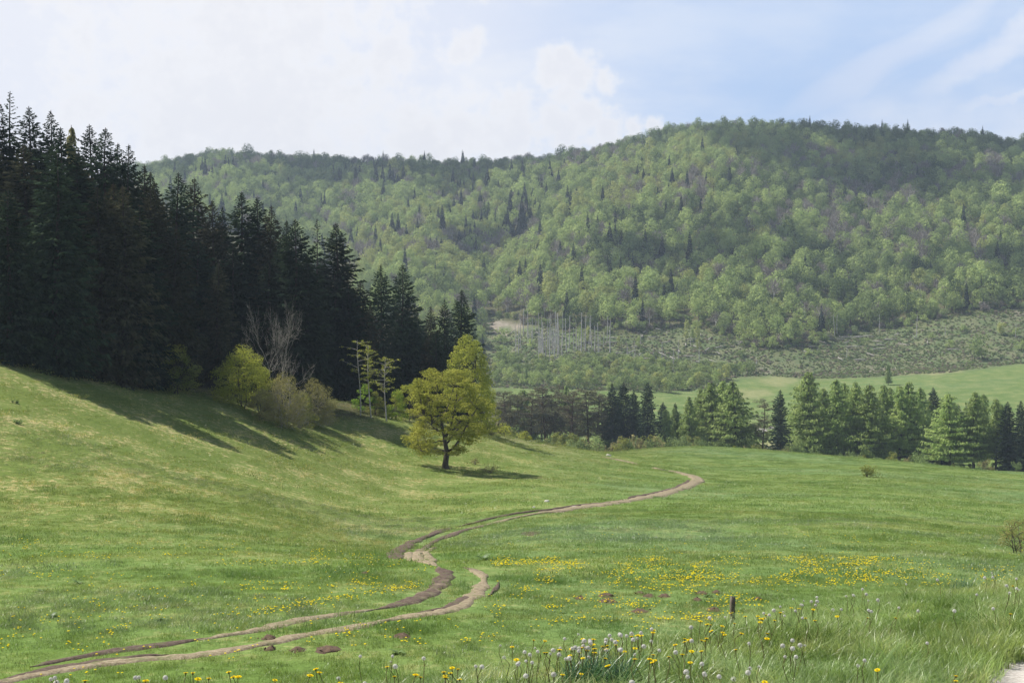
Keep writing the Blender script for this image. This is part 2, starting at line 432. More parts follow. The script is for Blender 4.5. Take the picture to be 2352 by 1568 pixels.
M = {}
M['bark'] = solid_mat('bark_grey_brown', (0.035, 0.028, 0.022), (0.11, 0.095, 0.08), 7, stretch=(1, 1, 0.3))
M['bark_spruce'] = solid_mat('bark_spruce', (0.03, 0.024, 0.02), (0.075, 0.06, 0.05), 5, stretch=(1, 1, 0.3))
M['bark_pine'] = solid_mat('bark_pine', (0.05, 0.035, 0.028), (0.13, 0.085, 0.06), 4, stretch=(1, 1, 0.3))
M['bark_pale'] = solid_mat('bark_pale', (0.28, 0.26, 0.23), (0.55, 0.52, 0.48), 6, stretch=(1, 1, 0.6))
M['bark_twig'] = solid_mat('bark_twig', (0.26, 0.235, 0.20), (0.45, 0.42, 0.37), 3)
M['deadwood'] = solid_mat('deadwood_grey', (0.34, 0.32, 0.31), (0.58, 0.56, 0.55), 3, stretch=(1, 1, 0.4))
M['log'] = solid_mat('log_weathered', (0.24, 0.22, 0.19), (0.50, 0.47, 0.42), 1.2)
M['post'] = solid_mat('post_wood', (0.06, 0.045, 0.033), (0.23, 0.19, 0.15), 22, stretch=(1, 1, 0.12), bump=0.6)
M['mole'] = solid_mat('molehill_earth', (0.055, 0.036, 0.024), (0.15, 0.10, 0.065), 6)
M['stone'] = solid_mat('limestone', (0.38, 0.36, 0.33), (0.66, 0.64, 0.60), 6)
M['gravel'] = solid_mat('gravel_lane', (0.36, 0.32, 0.28), (0.62, 0.59, 0.55), 30, coord='Object')
M['wall'] = solid_mat('plaster_wall', (0.62, 0.61, 0.58), (0.74, 0.73, 0.70), 2)
M['roof'] = solid_mat('roof_grey', (0.16, 0.16, 0.17), (0.24, 0.24, 0.25), 3)
M['redroof'] = solid_mat('roof_red', (0.32, 0.10, 0.06), (0.45, 0.17, 0.10), 3)
M['lid'] = solid_mat('dark_lid', (0.04, 0.035, 0.05), (0.08, 0.07, 0.09), 3)
M['glass'] = solid_mat('window_dark', (0.03, 0.035, 0.04), (0.06, 0.07, 0.08), 2, rough=0.2)

M['spruce'] = leaf_mat('needles_spruce', (0.018, 0.034, 0.022), (0.050, 0.074, 0.040), 0.12, 0.40, scale=0.9)
M['spruce_brown'] = leaf_mat('needles_spruce_brown', (0.034, 0.042, 0.024), (0.080, 0.076, 0.044), 0.12, 0.40, scale=0.9)
M['larch'] = leaf_mat('needles_larch', (0.22, 0.32, 0.10), (0.40, 0.49, 0.17), 0.5, 0.22, scale=0.35)
M['larch_pale'] = leaf_mat('needles_larch_pale', (0.16, 0.24, 0.08), (0.28, 0.36, 0.13), 0.40, 0.15, scale=0.35)
M['pine'] = leaf_mat('needles_pine', (0.075, 0.085, 0.05), (0.19, 0.18, 0.105), 0.15, 0.2, scale=0.5)
M['lone'] = leaf_mat('leaves_lone_tree', (0.24, 0.27, 0.045), (0.40, 0.40, 0.085), 0.5, 0.0, scale=0.45)
M['yellow'] = leaf_mat('leaves_yellow_green', (0.25, 0.30, 0.05), (0.43, 0.45, 0.09), 0.5, 0.1, scale=0.5)
M['fresh'] = leaf_mat('leaves_fresh_green', (0.15, 0.24, 0.03), (0.30, 0.40, 0.06), 0.45, 0.1, scale=0.5)
M['hedge'] = leaf_mat('leaves_hedge_olive', (0.14, 0.18, 0.04), (0.27, 0.28, 0.075), 0.4, 0.15, scale=0.4)
M['brown'] = leaf_mat('buds_brown', (0.19, 0.18, 0.075), (0.35, 0.32, 0.14), 0.25, 0.15, scale=0.5)
M['sapling'] = leaf_mat('leaves_sapling_bright', (0.16, 0.28, 0.04), (0.30, 0.44, 0.08), 0.5, 0.05, scale=1.0)
M['olive_bush'] = leaf_mat('leaves_olive_brown', (0.22, 0.21, 0.075), (0.36, 0.34, 0.13), 0.4, 0.1, scale=0.5)
M['h_light'] = leaf_mat('hill_leaves_light', (0.27, 0.36, 0.125), (0.42, 0.50, 0.18), 0.3, 0.14, scale=0.12)
M['h_mid'] = leaf_mat('hill_leaves_mid', (0.17, 0.235, 0.09), (0.28, 0.35, 0.13), 0.3, 0.16, scale=0.12)
M['h_dark'] = leaf_mat('hill_leaves_dark', (0.085, 0.135, 0.048), (0.16, 0.21, 0.072), 0.3, 0.16, scale=0.12)
M['h_yell'] = leaf_mat('hill_leaves_yellow', (0.29, 0.34, 0.11), (0.41, 0.44, 0.155), 0.3, 0.12, scale=0.12)
M['h_bare'] = leaf_mat('hill_twigs_bare', (0.18, 0.158, 0.138), (0.29, 0.26, 0.225), 0.15, 0.15, scale=0.12)
M['h_spruce'] = leaf_mat('hill_spruce_needles', (0.020, 0.035, 0.024), (0.045, 0.062, 0.036), 0.1, 0.2, scale=0.3)
M['bramble'] = leaf_mat('bramble_leaves', (0.14, 0.20, 0.085), (0.25, 0.30, 0.135), 0.35, 0.35, scale=0.1)
M['brush'] = leaf_mat('dead_brush', (0.22, 0.19, 0.14), (0.34, 0.30, 0.22), 0.15, 0.3, scale=0.1)
M['petal'] = leaf_mat('petals_yellow', (0.85, 0.64, 0.012), (0.90, 0.74, 0.02), 0.3, 0.05)
M['fluff'] = leaf_mat('seed_fluff', (0.62, 0.60, 0.57), (0.78, 0.76, 0.73), 0.35, 0.06)
M['seedcore'] = leaf_mat('seed_core', (0.13, 0.10, 0.06), (0.2, 0.16, 0.1), 0.1, 0.1)
M['stalk'] = leaf_mat('flower_stalk', (0.13, 0.14, 0.05), (0.24, 0.20, 0.10), 0.3, 0.2)
M['weed'] = leaf_mat('dock_leaves', (0.09, 0.16, 0.04), (0.18, 0.27, 0.08), 0.35, 0.15, gloss=0.06)

def meadow_colour(T, pos):
    """one colour field shared by the soil sheet and the grass that grows on it"""
    sep = T.new('ShaderNodeSeparateXYZ'); T.l.new(pos, sep.inputs[0]); x, y, z = sep.outputs
    flat = T.comb(x, y, 0.0)
    big = T.noise(flat, 0.022, 4, 0.55); mid = T.noise(flat, 0.16, 4, 0.6); small = T.noise(flat, 1.3, 4, 0.65)
    # the left hillside is drier and more olive than the hay meadow on the right
    line = T.math('ADD', T.math('MULTIPLY', y, 0.17), -14.0)
    dry = T.step(T.math('SUBTRACT', line, x), -8.0, 26.0)
    dry = T.math('MULTIPLY', dry, T.step(y, 46, 70))
    dry = T.math('MULTIPLY', dry, T.math('SUBTRACT', 1.0, T.step(y, 330, 380)))
    green = T.mix(T.step(mid, 0.36, 0.64), (0.128, 0.200, 0.052), (0.176, 0.252, 0.078))
    blue = (0.155, 0.240, 0.108)
    olive = T.mix(T.step(mid, 0.38, 0.62), (0.160, 0.200, 0.055), (0.203, 0.240, 0.077))
    straw = (0.42, 0.37, 0.18)
    far = T.step(y, 400, 470)
    c = T.mix(T.math('MULTIPLY', T.step(big, 0.46, 0.62), 0.75), green, blue)
    c = T.mix(T.math('MULTIPLY', dry, T.step(T.math('ADD', big, T.math('MULTIPLY', small, 0.35)), 0.45, 0.85)), c, olive)
    c = T.mix(T.math('MULTIPLY', dry, 0.45), c, olive)
    # mowing bands that follow the contour of the right-hand meadow
    r = T.math('ADD', y, T.math('ADD', T.math('MULTIPLY', x, -0.15), T.math('MULTIPLY', big, 30.0)))
    band = T.noise(T.comb(T.math('MULTIPLY', x, 0.012), T.math('MULTIPLY', r, 0.24), 0.0), 1.0, 3, 0.6)
    wet = T.math('SUBTRACT', 1.0, dry)
    c = T.mix(T.math('MULTIPLY', wet, T.math('MULTIPLY', T.step(band, 0.50, 0.66), 0.55)), c, (0.178, 0.225, 0.068))
    c = T.mix(T.math('MULTIPLY', wet, T.math('MULTIPLY', T.step(band, 0.50, 0.34), 0.45)), c, (0.128, 0.210, 0.074))
    c = T.mix(T.math('MULTIPLY', far, 0.75), c, T.mix(T.step(mid, 0.35, 0.65), (0.115, 0.175, 0.060), (0.160, 0.208, 0.080)))
    # dead thatch, thicker on the dry slope
    spk = T.noise(flat, 2.6, 3, 0.75); spk2 = T.noise(flat, 0.75, 4, 0.7)
    c = T.mul(c, T.math('ADD', 0.54, T.math('ADD', T.math('MULTIPLY', spk, 0.44), T.math('MULTIPLY', spk2, 0.38))))
    th = T.step(T.math('ADD', T.math('ADD', T.math('MULTIPLY', small, 0.6), T.math('MULTIPLY', spk, 0.4)), T.math('MULTIPLY', mid, 0.5)), 0.765, 0.90)
    c = T.mix(T.math('MULTIPLY', th, T.math('ADD', 0.28, T.math('MULTIPLY', dry, 0.62))), c, straw)
    return c, dry, flat

def grass_mat(name, tint=(1, 1, 1), var=0.22, gloss=0.05, straw=0.05, trans=0.38, seedling=(0.34, 0.31, 0.16)):
    m, T = new_mat(name)
    oi = T.new('ShaderNodeObjectInfo'); pos = T.new('ShaderNodeNewGeometry').outputs['Position']
    c, dry, flat = meadow_colour(T, pos)
    c = T.vmath('MULTIPLY', c, tint)
    f = T.noise(pos, 9.0, 2)
    c = T.mix(T.math('MULTIPLY', T.step(f, 0.60, 0.75), straw * 6), c, seedling)
    br = T.math('ADD', 1 - var, T.math('MULTIPLY', oi.outputs['Random'], 2 * var))
    c = T.mul(c, br)
    d = T.new('ShaderNodeBsdfDiffuse'); T.l.new(c, d.inputs[0])
    tr = T.new('ShaderNodeBsdfTranslucent'); T.l.new(T.vmath('MULTIPLY', c, (1.2, 1.2, 0.8)), tr.inputs[0])
    mx = T.new('ShaderNodeMixShader'); mx.inputs[0].default_value = trans
    T.l.new(d.outputs[0], mx.inputs[1]); T.l.new(tr.outputs[0], mx.inputs[2])
    g = T.new('ShaderNodeBsdfGlossy'); g.inputs['Roughness'].default_value = 0.38; g.inputs[0].default_value = (1, 1, 1, 1)
    m2 = T.new('ShaderNodeMixShader'); m2.inputs[0].default_value = gloss
    T.l.new(mx.outputs[0], m2.inputs[1]); T.l.new(g.outputs[0], m2.inputs[2])
    o = T.new('ShaderNodeOutputMaterial'); T.l.new(m2.outputs[0], o.inputs[0])
    return m

M['grass'] = grass_mat('grass_meadow', (1.30, 1.24, 1.05), 0.18, 0.025)
M['grass_tall'] = grass_mat('grass_bank', (2.0, 1.85, 2.2), 0.25, 0.035, 0.12, 0.45)
M['grass_blue'] = grass_mat('grass_cocksfoot_dark', (0.55, 0.85, 1.15), 0.15, 0.05, 0.0, 0.25)
M['grass_dark'] = grass_mat('grass_lush', (1.0, 1.10, 0.90), 0.2, 0.02, 0.0)
M['clover'] = grass_mat('clover_patch', (1.25, 1.2, 1.5), 0.25, 0.04, 0.0)

def ground_mat():
    m, T = new_mat('ground_cover')
    pos = T.new('ShaderNodeNewGeometry').outputs['Position']
    c, dry, flat = meadow_colour(T, pos)
    fine = T.noise(flat, 5.0, 5, 0.7); micro = T.noise(flat, 0.55, 5, 0.7)
    c = T.mul(c, T.math('ADD', 0.50, T.math('MULTIPLY', fine, 1.0)))
    # short-range light and dark tufts where single blades are no longer modelled
    c = T.mix(T.math('MULTIPLY', T.step(micro, 0.52, 0.70), 0.45), c, (0.09, 0.15, 0.035))
    c = T.mix(T.math('MULTIPLY', T.step(micro, 0.42, 0.28), 0.40), c, (0.25, 0.27, 0.11))
    # soil under the near grass
    c = T.mix(T.attr('soil'), c, (0.06, 0.07, 0.025))
    # clear-felled slope: brambles, brash and bare earth
    cl = T.noise(flat, 0.09, 5, 0.65); cl2 = T.noise(flat, 0.5, 4, 0.7)
    clear = T.mix(T.step(cl, 0.38, 0.62), (0.105, 0.145, 0.066), (0.160, 0.168, 0.095))
    clear = T.mix(T.step(cl2, 0.5, 0.72), clear, (0.115, 0.140, 0.068))
    c = T.mix(T.attr('clearing'), c, clear)
    c = T.mix(T.attr('scree'), c, T.mix(T.step(cl2, 0.4, 0.6), (0.24, 0.19, 0.165), (0.40, 0.345, 0.31)))
    # forest floor
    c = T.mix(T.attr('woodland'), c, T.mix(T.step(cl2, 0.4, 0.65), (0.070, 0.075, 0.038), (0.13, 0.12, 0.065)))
    c = T.mix(T.attr('straw'), c, T.mix(T.step(cl2, 0.4, 0.65), (0.25, 0.25, 0.12), (0.36, 0.33, 0.20)))
    b = T.new('ShaderNodeBsdfDiffuse'); T.l.new(c, b.inputs[0])
    bp = T.new('ShaderNodeBump'); bp.inputs['Strength'].default_value = 0.9; bp.inputs['Distance'].default_value = 0.10
    T.l.new(T.math('ADD', T.noise(flat, 2.2, 5, 0.7), T.math('MULTIPLY', micro, 0.8)), bp.inputs['Height']); T.l.new(bp.outputs[0], b.inputs['Normal'])
    o = T.new('ShaderNodeOutputMaterial'); T.l.new(b.outputs[0], o.inputs[0])
    return m
M['ground'] = ground_mat()

def mud_mat():
    m, T = new_mat('track_mud')
    pos = T.new('ShaderNodeNewGeometry').outputs['Position']
    sep = T.new('ShaderNodeSeparateXYZ'); T.l.new(pos, sep.inputs[0])
    n = T.noise(pos, 1.1, 5, 0.65); f = T.noise(pos, 9.0, 4, 0.7)
    tan = T.mix(T.step(f, 0.35, 0.7), (0.20, 0.158, 0.098), (0.35, 0.295, 0.20))
    dark = T.mix(T.step(f, 0.35, 0.7), (0.075, 0.052, 0.038), (0.15, 0.11, 0.085))
    wet = T.attr('wet')
    c = T.mix(T.step(T.math('ADD', wet, T.math('SUBTRACT', n, 0.5)), 0.38, 0.62), tan, dark)
    c = T.mix(T.math('MULTIPLY', T.step(T.noise(pos, 2.3, 4), 0.56, 0.70), 0.55), c, (0.12, 0.155, 0.045))
    b = T.new('ShaderNodeBsdfPrincipled'); T.put(b.inputs['Base Color'], c)
    b.inputs['Specular IOR Level'].default_value = 0.2
    T.put(b.inputs['Roughness'], 0.85)
    bp = T.new('ShaderNodeBump'); bp.inputs['Strength'].default_value = 0.8; bp.inputs['Distance'].default_value = 0.08
    T.l.new(T.math('ADD', n, T.math('MULTIPLY', f, 0.5)), bp.inputs['Height']); T.l.new(bp.outputs[0], b.inputs['Normal'])
    o = T.new('ShaderNodeOutputMaterial'); T.l.new(b.outputs[0], o.inputs[0])
    return m
M['mud'] = mud_mat()
# ------------------------------------------------------------------ the ground sheet
def build_ground():
    nt, nr = ZG.shape
    V = np.stack([XG, YG, ZG], -1).reshape(-1, 3)
    i, j = np.meshgrid(np.arange(nt - 1), np.arange(nr - 1), indexing='ij')
    q = np.stack([i * nr + j, (i + 1) * nr + j, (i + 1) * nr + j + 1, i * nr + j + 1], -1).reshape(-1, 4)[:, ::-1]
    V = np.concatenate([V, [[0, 0, float(ZG[:, 0].mean())]]]); k = len(V) - 1
    t = np.stack([np.arange(nt - 1) * nr, (np.arange(nt - 1) + 1) * nr, np.full(nt - 1, k)], -1)
    me = mk_mesh('ground', V, q, t, [M['ground']], smooth=True)
    x, y = XG, YG
    with np.errstate(all='ignore'):
        yy = np.maximum(y, 1.0); u = CU + FPX * x / yy; v = CV - FPX * ZG / yy
    front = y > 5
    wob = 40 * fbm(x / 30, y / 30, 61, 3)
    top = np.interp(u, CLEAR_U, CLEAR_V) + 14 * fbm(x / 25, y / 25, 71, 3)
    depth = RR_G[None] * np.cos(TH_G)[:, None]
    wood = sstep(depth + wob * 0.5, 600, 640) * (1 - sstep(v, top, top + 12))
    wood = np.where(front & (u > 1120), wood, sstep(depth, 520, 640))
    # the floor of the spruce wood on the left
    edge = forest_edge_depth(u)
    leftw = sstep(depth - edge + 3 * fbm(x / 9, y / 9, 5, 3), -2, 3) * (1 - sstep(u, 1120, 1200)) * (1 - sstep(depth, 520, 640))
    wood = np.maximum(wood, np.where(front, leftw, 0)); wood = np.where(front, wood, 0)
    bot = np.interp(u, FIELD_U, FIELD_V) + 8 * fbm(x / 22, y / 22, 77, 3)
    clear = sstep(depth, 575, 600) * (1 - sstep(v, bot - 3, bot + 6)) * (1 - wood)
    clear = np.where(front, clear, 0)
    def disc(uc, vc, ru, rv, s=7): return np.where(front & (depth > 400), 1 - sstep(np.hypot((u - uc) / ru, (v - vc) / rv) + 0.5 * fbm(x / 12, y / 12, s, 3), 0.75, 1.05), 0)
    scree = np.maximum.reduce([disc(1178, 744, 50, 13) * .7, disc(1148, 764, 22, 7) * .7, disc(1560, 742, 30, 7) * .6, disc(2330, 722, 30, 8) * .6, disc(1745, 850, 40, 8) * 0.5, disc(2050, 852, 60, 5) * .6])
    straw = np.maximum.reduce([disc(1700, 902, 90, 12, 8) * .5, disc(1790, 874, 50, 14, 9) * 0.5, disc(1800, 1040, 700, 26, 11) * 0.9, disc(2110, 855, 90, 6, 12) * .7])
    # crest of the left shoulder: a dry, stony rim
    rim = np.exp(-((u - 1215) / 110) ** 2 - ((v - (995 + (u - 1130) * 0.22)) / 7.5) ** 2) * (depth > 150) * (depth < 300) * front
    straw = np.maximum(straw, np.clip(rim * 0.95, 0, 1))
    soil = (1 - sstep(bank_side(x, y), 5, 9)) * (RR_G[None] < 60)
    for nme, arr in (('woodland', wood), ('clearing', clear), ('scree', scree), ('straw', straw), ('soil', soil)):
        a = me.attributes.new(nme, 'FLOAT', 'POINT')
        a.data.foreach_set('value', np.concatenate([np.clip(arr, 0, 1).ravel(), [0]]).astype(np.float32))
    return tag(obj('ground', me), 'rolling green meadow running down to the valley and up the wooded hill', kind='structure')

CLEAR_U = np.array([1000, 1130, 1180, 1250, 1330, 1400, 1480, 1560, 1610, 1680, 1720, 1800, 1870, 1930, 2000, 2080, 2200, 2280, 2352, 3000.])
CLEAR_V = np.array([712, 716, 735, 742, 752, 758, 760, 742, 748, 772, 792, 800, 790, 766, 752, 742, 716, 712, 708, 700.])
FIELD_U = np.array([1000, 1150, 1290, 1420, 1540, 1640, 1690, 1760, 1860, 1960, 2080, 2180, 2250, 2352, 3000.])
FIELD_V = np.array([880, 890, 895, 900, 905, 892, 868, 862, 868, 866, 862, 856, 846, 834, 800.])
FE_U = np.array([-900, 0, 100, 200, 300, 400, 480, 560, 700, 800, 900, 1000, 1100, 1200.])
FE_D = np.array([104, 111, 116, 122, 128, 133, 137, 141, 148, 154, 163, 172, 184, 205.])
FE_OLD = np.array([128, 139, 146, 158, 170, 172, 177, 182, 192, 198, 206, 214, 226, 250.])
def kwood(u): return float(np.interp(u, FE_U, FE_D / FE_OLD))
def forest_edge_depth(u): return np.interp(u, FE_U, FE_D)

# ------------------------------------------------------------------ tree makers (each returns {part: mesh})
def envelope_pads(n, r, height, base, rad, top_bias=0.5, asym=None):
    """pad centres spread over the outer part of a crown"""
    out = []
    k = 0
    while len(out) < n:
        k += 1
        z = r.random(); a = r.uniform(0, 2 * math.pi)
        prof = math.sin(math.pi * min(1, max(0.0, z * 0.94 + 0.06)) ** top_bias) ** 0.7
        rr = rad * prof * r.uniform(0.35, 0.95) ** 0.5
        p = np.array([rr * math.cos(a), rr * math.sin(a), base + z * (height - base)])
        if k < 60 * n and any(np.linalg.norm((p - o) * (1, 1, 1.5)) < rad * 0.24 for o in out): continue
        out.append(p)
    return np.array(out)

def pad_leaves(C, R0, per, size, r, flat=0.5, up=0.6, asp=0.65, shell=0.5, jit=0.6):
    """leaf quads in flattened clumps around the centres C"""
    n = len(C) * per
    d = nrm(r.normal(size=(n, 3))); rad = r.uniform(shell, 1.0, n) ** 0.6
    R0 = np.repeat(np.broadcast_to(R0, (len(C),)), per)
    off = d * (rad * R0)[:, None]; off[:, 2] *= flat
    P = np.repeat(C, per, axis=0) + off
    N = d * (1, 1, 1.0) + (0, 0, up)
    return leaves(P, N, size, r, asp, jit)

def limb(p0, p1, r0, r1, r, sag=0.0, n=6, seg=6, wob=0.04):
    p0 = np.asarray(p0, float); p1 = np.asarray(p1, float); t = np.linspace(0, 1, seg)[:, None]
    L = np.linalg.norm(p1 - p0)
    # rises first, then reaches outward
    c = (p0 + p1) / 2 + np.array([0, 0, -sag * L]) + r.normal(size=3) * wob * L
    P = (1 - t) ** 2 * p0 + 2 * t * (1 - t) * c + t * t * p1
    return tube(P, np.linspace(r0, r1, seg), n)

def make_spruce(H, Rm, seed, needle='spruce', dens=1.0, droop=0.35, top_thin=False, power=0.8, base=0.03):
    """boughs set singly all round the stem, so that no tiers show; each carries hanging sprays"""
    r = np.random.default_rng(seed)
    tr = Geo(); z = np.linspace(0, H, 9)
    P = np.stack([0.12 * np.sin(z * 0.3 + seed), 0.12 * np.cos(z * 0.23 + seed), z], -1); P[0, :2] = 0
    tr.add(*tube(P, np.interp(z, [0, H], [H * 0.0135, 0.03]), 8))
    VV = []
    lump = r.uniform(0.8, 1.15, 40)
    zc = H * base; a = 0.0
    while zc < H * 0.992:
        f = zc / H
        Rz = Rm * (1 - math.exp(-H * (1 - f) / (9.0 * power / 0.7))) * (1 - 0.25 * math.exp(-(f / 0.08) ** 2)) + 0.03
        a += 2.39996 + r.normal() * 0.5
        sect = lump[(int(f * 13) * 3 + int((a % 6.283) / 2.1)) % 40] if f < 0.7 else 1.0
        L = Rz * r.uniform(0.6, 1.12) * sect * (1.22 if r.random() < 0.05 else 1)
        dirv = np.array([math.cos(a), math.sin(a), 0]); lat = np.array([-math.sin(a), math.cos(a), 0])
        m = max(5, int(L * 8.0)); t = ((np.arange(m) + r.random(m)) / m) ** 0.8
        dr = droop * (0.4 + 1.0 * (1 - f)) * L * r.uniform(0.6, 1.3)
        zz = zc - dr * (t ** 1.1) * (1 - f ** 3) + dr * 0.6 * t ** 3 + (0.50 * f ** 4) * L * t
        C = np.array([np.interp(zc, z, P[:, 0]), np.interp(zc, z, P[:, 1]), 0]) + dirv * (t * L)[:, None] + np.stack([np.zeros(m), np.zeros(m), zz], -1)
        w = L * 0.26 * (1 - t * 0.7) * r.uniform(-1, 1, m)
        C = C + lat * w[:, None]
        hang = r.uniform(0.25, 0.85, m) * (0.2 + 1.05 * (1 - f)) - 0.2 * f ** 5
        S = dirv * r.uniform(0.3, 0.6, m)[:, None] + lat * (np.sign(w) * 0.28)[:, None] + np.array([0, 0, -1.0]) * hang[:, None]
        S *= min(0.86, 0.16 + 0.36 * L)
        Wd = nrm(np.cross(S, r.normal(size=(m, 3)))) * (min(1.0, 0.45 + 0.4 * L) * (0.085 + 0.06 * r.random(m)))[:, None]
        VV.append(np.stack([C - Wd, C + Wd, C + S * 0.75 + Wd * 0.9, C + S], 1).reshape(-1, 3))
        a_, b_ = C[0], C[-1]; mid = (a_ + b_) / 2 + (0, 0, -0.1 * dr); wv = lat * L * 0.05
        VV.append(np.array([a_ - wv * 0.5, a_ + wv * 0.5, mid + wv, mid - wv])); VV.append(np.array([mid - wv, mid + wv, b_ + wv * 0.3, b_ - wv * 0.3]))
        zc += (0.062 + 0.030 * f - 0.050 * f ** 4) / dens * r.uniform(0.5, 1.5) * (1.5 if top_thin and f > 0.6 else 1)
    V = np.concatenate(VV)
    return {'trunk': tr.mesh('spruce_trunk', [M['bark_spruce']], True), 'crown': Geo().add(V, np.arange(len(V)).reshape(-1, 4)).mesh('spruce_crown', [M[needle]])}

def make_larch(H, Rm, seed, needle='larch', low=0.16):
    r = np.random.default_rng(seed)
    tr = Geo(); z = np.linspace(0, H, 9)
    P = np.stack([0.2 * np.sin(z * 0.2 + seed) - 0.2 * math.sin(seed), 0.15 * np.cos(z * 0.17 + seed) - 0.15 * math.cos(seed), z], -1)
    tr.add(*tube(P, np.interp(z, [0, H], [H * 0.012, 0.03]), 7))
    VV = []
    zc = H * low
    while zc < H * 0.985:
        f = zc / H
        Rz = Rm * min(1.0, ((1 - f) / 0.72)) ** 0.75 * (0.75 + 0.25 * min(1, (f - low + 0.05) / 0.15)) + 0.15
        nb = 8
        for k in range(nb):
            a = r.uniform(0, 6.28); L = Rz * r.uniform(0.45, 1.2)
            dirv = np.array([math.cos(a), math.sin(a), 0]); lat = np.array([-math.sin(a), math.cos(a), 0])
            c0 = np.array([np.interp(zc, z, P[:, 0]), np.interp(zc, z, P[:, 1]), zc])
            up = 0.10 + 0.25 * f
            tr.add(*limb(c0, c0 + dirv * L + (0, 0, (up - 0.15) * L), 0.05, 0.012, r, 0.06, 3, 4, 0.02))
            m = max(5, int(L * 9)); t = r.random(m) ** 0.75
            C = c0 + dirv * (t * L)[:, None]; C[:, 2] += (up - 0.15) * L * t - 0.12 * L * 4 * t * (1 - t) + r.normal(size=m) * 0.06
            C = C + lat * (r.normal(size=m) * 0.16 * L * (1 - 0.5 * t))[:, None]
            S = np.stack([r.normal(size=m) * 0.15, r.normal(size=m) * 0.15, -r.uniform(0.35, 0.95, m)], -1) + dirv * r.uniform(0, 0.35, m)[:, None]
            Wd = nrm(np.cross(S, r.normal(size=(m, 3)))) * r.uniform(0.09, 0.20, m)[:, None]
            VV.append(np.stack([C - Wd * 0.6, C + Wd * 0.6, C + S * 0.6 + Wd, C + S], 1).reshape(-1, 3))
        zc += 0.40 + 0.25 * r.random()
    V = np.concatenate(VV)
    return {'trunk': tr.mesh('larch_trunk', [M['bark']], True), 'crown': Geo().add(V, np.arange(len(V)).reshape(-1, 4)).mesh('larch_crown', [M[needle]])}

def make_pine(H, Rm, seed):
    r = np.random.default_rng(seed)
    tr = Geo(); z = np.linspace(0, H * 0.97, 8)
    P = np.stack([0.35 * np.sin(z * 0.22 + seed), 0.3 * np.cos(z * 0.19 + seed), z], -1); P[:, :2] -= P[0, :2].copy()
    tr.add(*tube(P, np.interp(z, [0, H], [0.24, 0.06]), 7))
    C = []
    for k in range(62):
        f = r.uniform(0.36, 1.0); a = r.uniform(0, 6.28)
        Rz = Rm * (0.55 + 0.6 * math.sin(math.pi * min(1, (f - 0.34) / 0.72)))
        L = Rz * r.uniform(0.3, 1.0); c0 = np.array([np.interp(f * H, z, P[:, 0]), np.interp(f * H, z, P[:, 1]), f * H * 0.97])
        e = c0 + (L * math.cos(a), L * math.sin(a), L * r.uniform(0.05, 0.5))
        tr.add(*limb(c0, e, 0.07, 0.02, r, 0.08, 4, 4)); C.append(e)
        if r.random() < 0.6: C.append((c0 + e) / 2 + r.normal(size=3) * 0.3)
    for k in range(14):                                   # dead snags below the crown
        f = r.uniform(0.12, 0.42); a = r.uniform(0, 6.28); L = r.uniform(0.5, 1.6)
        c0 = np.array([np.interp(f * H, z, P[:, 0]), np.interp(f * H, z, P[:, 1]), f * H])
        tr.add(*limb(c0, c0 + (L * math.cos(a), L * math.sin(a), -0.1 * L), 0.035, 0.01, r, 0.0, 3, 3))
    V, q = pad_leaves(np.array(C), r.uniform(0.55, 1.05, len(C)), 60, 0.36, r, 0.75, 0.5, 0.3, 0.2)
    return {'trunk': tr.mesh('pine_trunk', [M['bark_pine']], True), 'crown': Geo().add(V, q).mesh('pine_crown', [M['pine']])}

def make_broadleaf(H, Rm, base, seed, leaf, pads=46, per=110, size=0.2, trunk_r=0.18, stems=1, bark='bark', flat=0.5, padr=0.3, top_bias=0.6, limbs=26, shell=0.4, jit=0.6):
    r = np.random.default_rng(seed)
    C = envelope_pads(pads, r, H * 0.94, base, Rm, top_bias)
    tr = Geo()
    tops = []
    for s in range(stems):
        a = r.uniform(0, 6.28); q = 0.35 * Rm if stems > 1 else 0.08 * Rm
        top = np.array([q * math.cos(a), q * math.sin(a), H * (0.86 if stems == 1 else r.uniform(0.6, 0.85))])
        b0 = np.array([0.12 * s * math.cos(a), 0.12 * s * math.sin(a), -0.1])
        P = b0 + (top - b0) * np.linspace(0, 1, 8)[:, None] ** 1.0
        P[1:-1, :2] += r.normal(size=(6, 2)) * 0.02 * H
        tr.add(*tube(P, trunk_r * (1 - np.linspace(0, 1, 8) * 0.85), 8)); tops.append(P)
    for k in range(min(limbs, pads)):
        c = C[k]; P = tops[k % stems]
        j = int(np.clip(np.argmin(np.abs(P[:, 2] - max(base * 0.5, c[2] - 0.45 * np.hypot(c[0], c[1]) - 0.3))), 1, 7))
        tr.add(*limb(P[j], c, trunk_r * 0.32 * (1 - 0.08 * j), 0.015, r, -0.06, 5, 6, 0.05))
    V, q = pad_leaves(C, Rm * padr * r.uniform(0.75, 1.25, len(C)), per, size, r, flat, 0.6, 0.65, shell, jit)
    return {'trunk': tr.mesh('trunk', [M[bark]], True), 'crown': Geo().add(V, q).mesh('crown', [M[leaf]])}

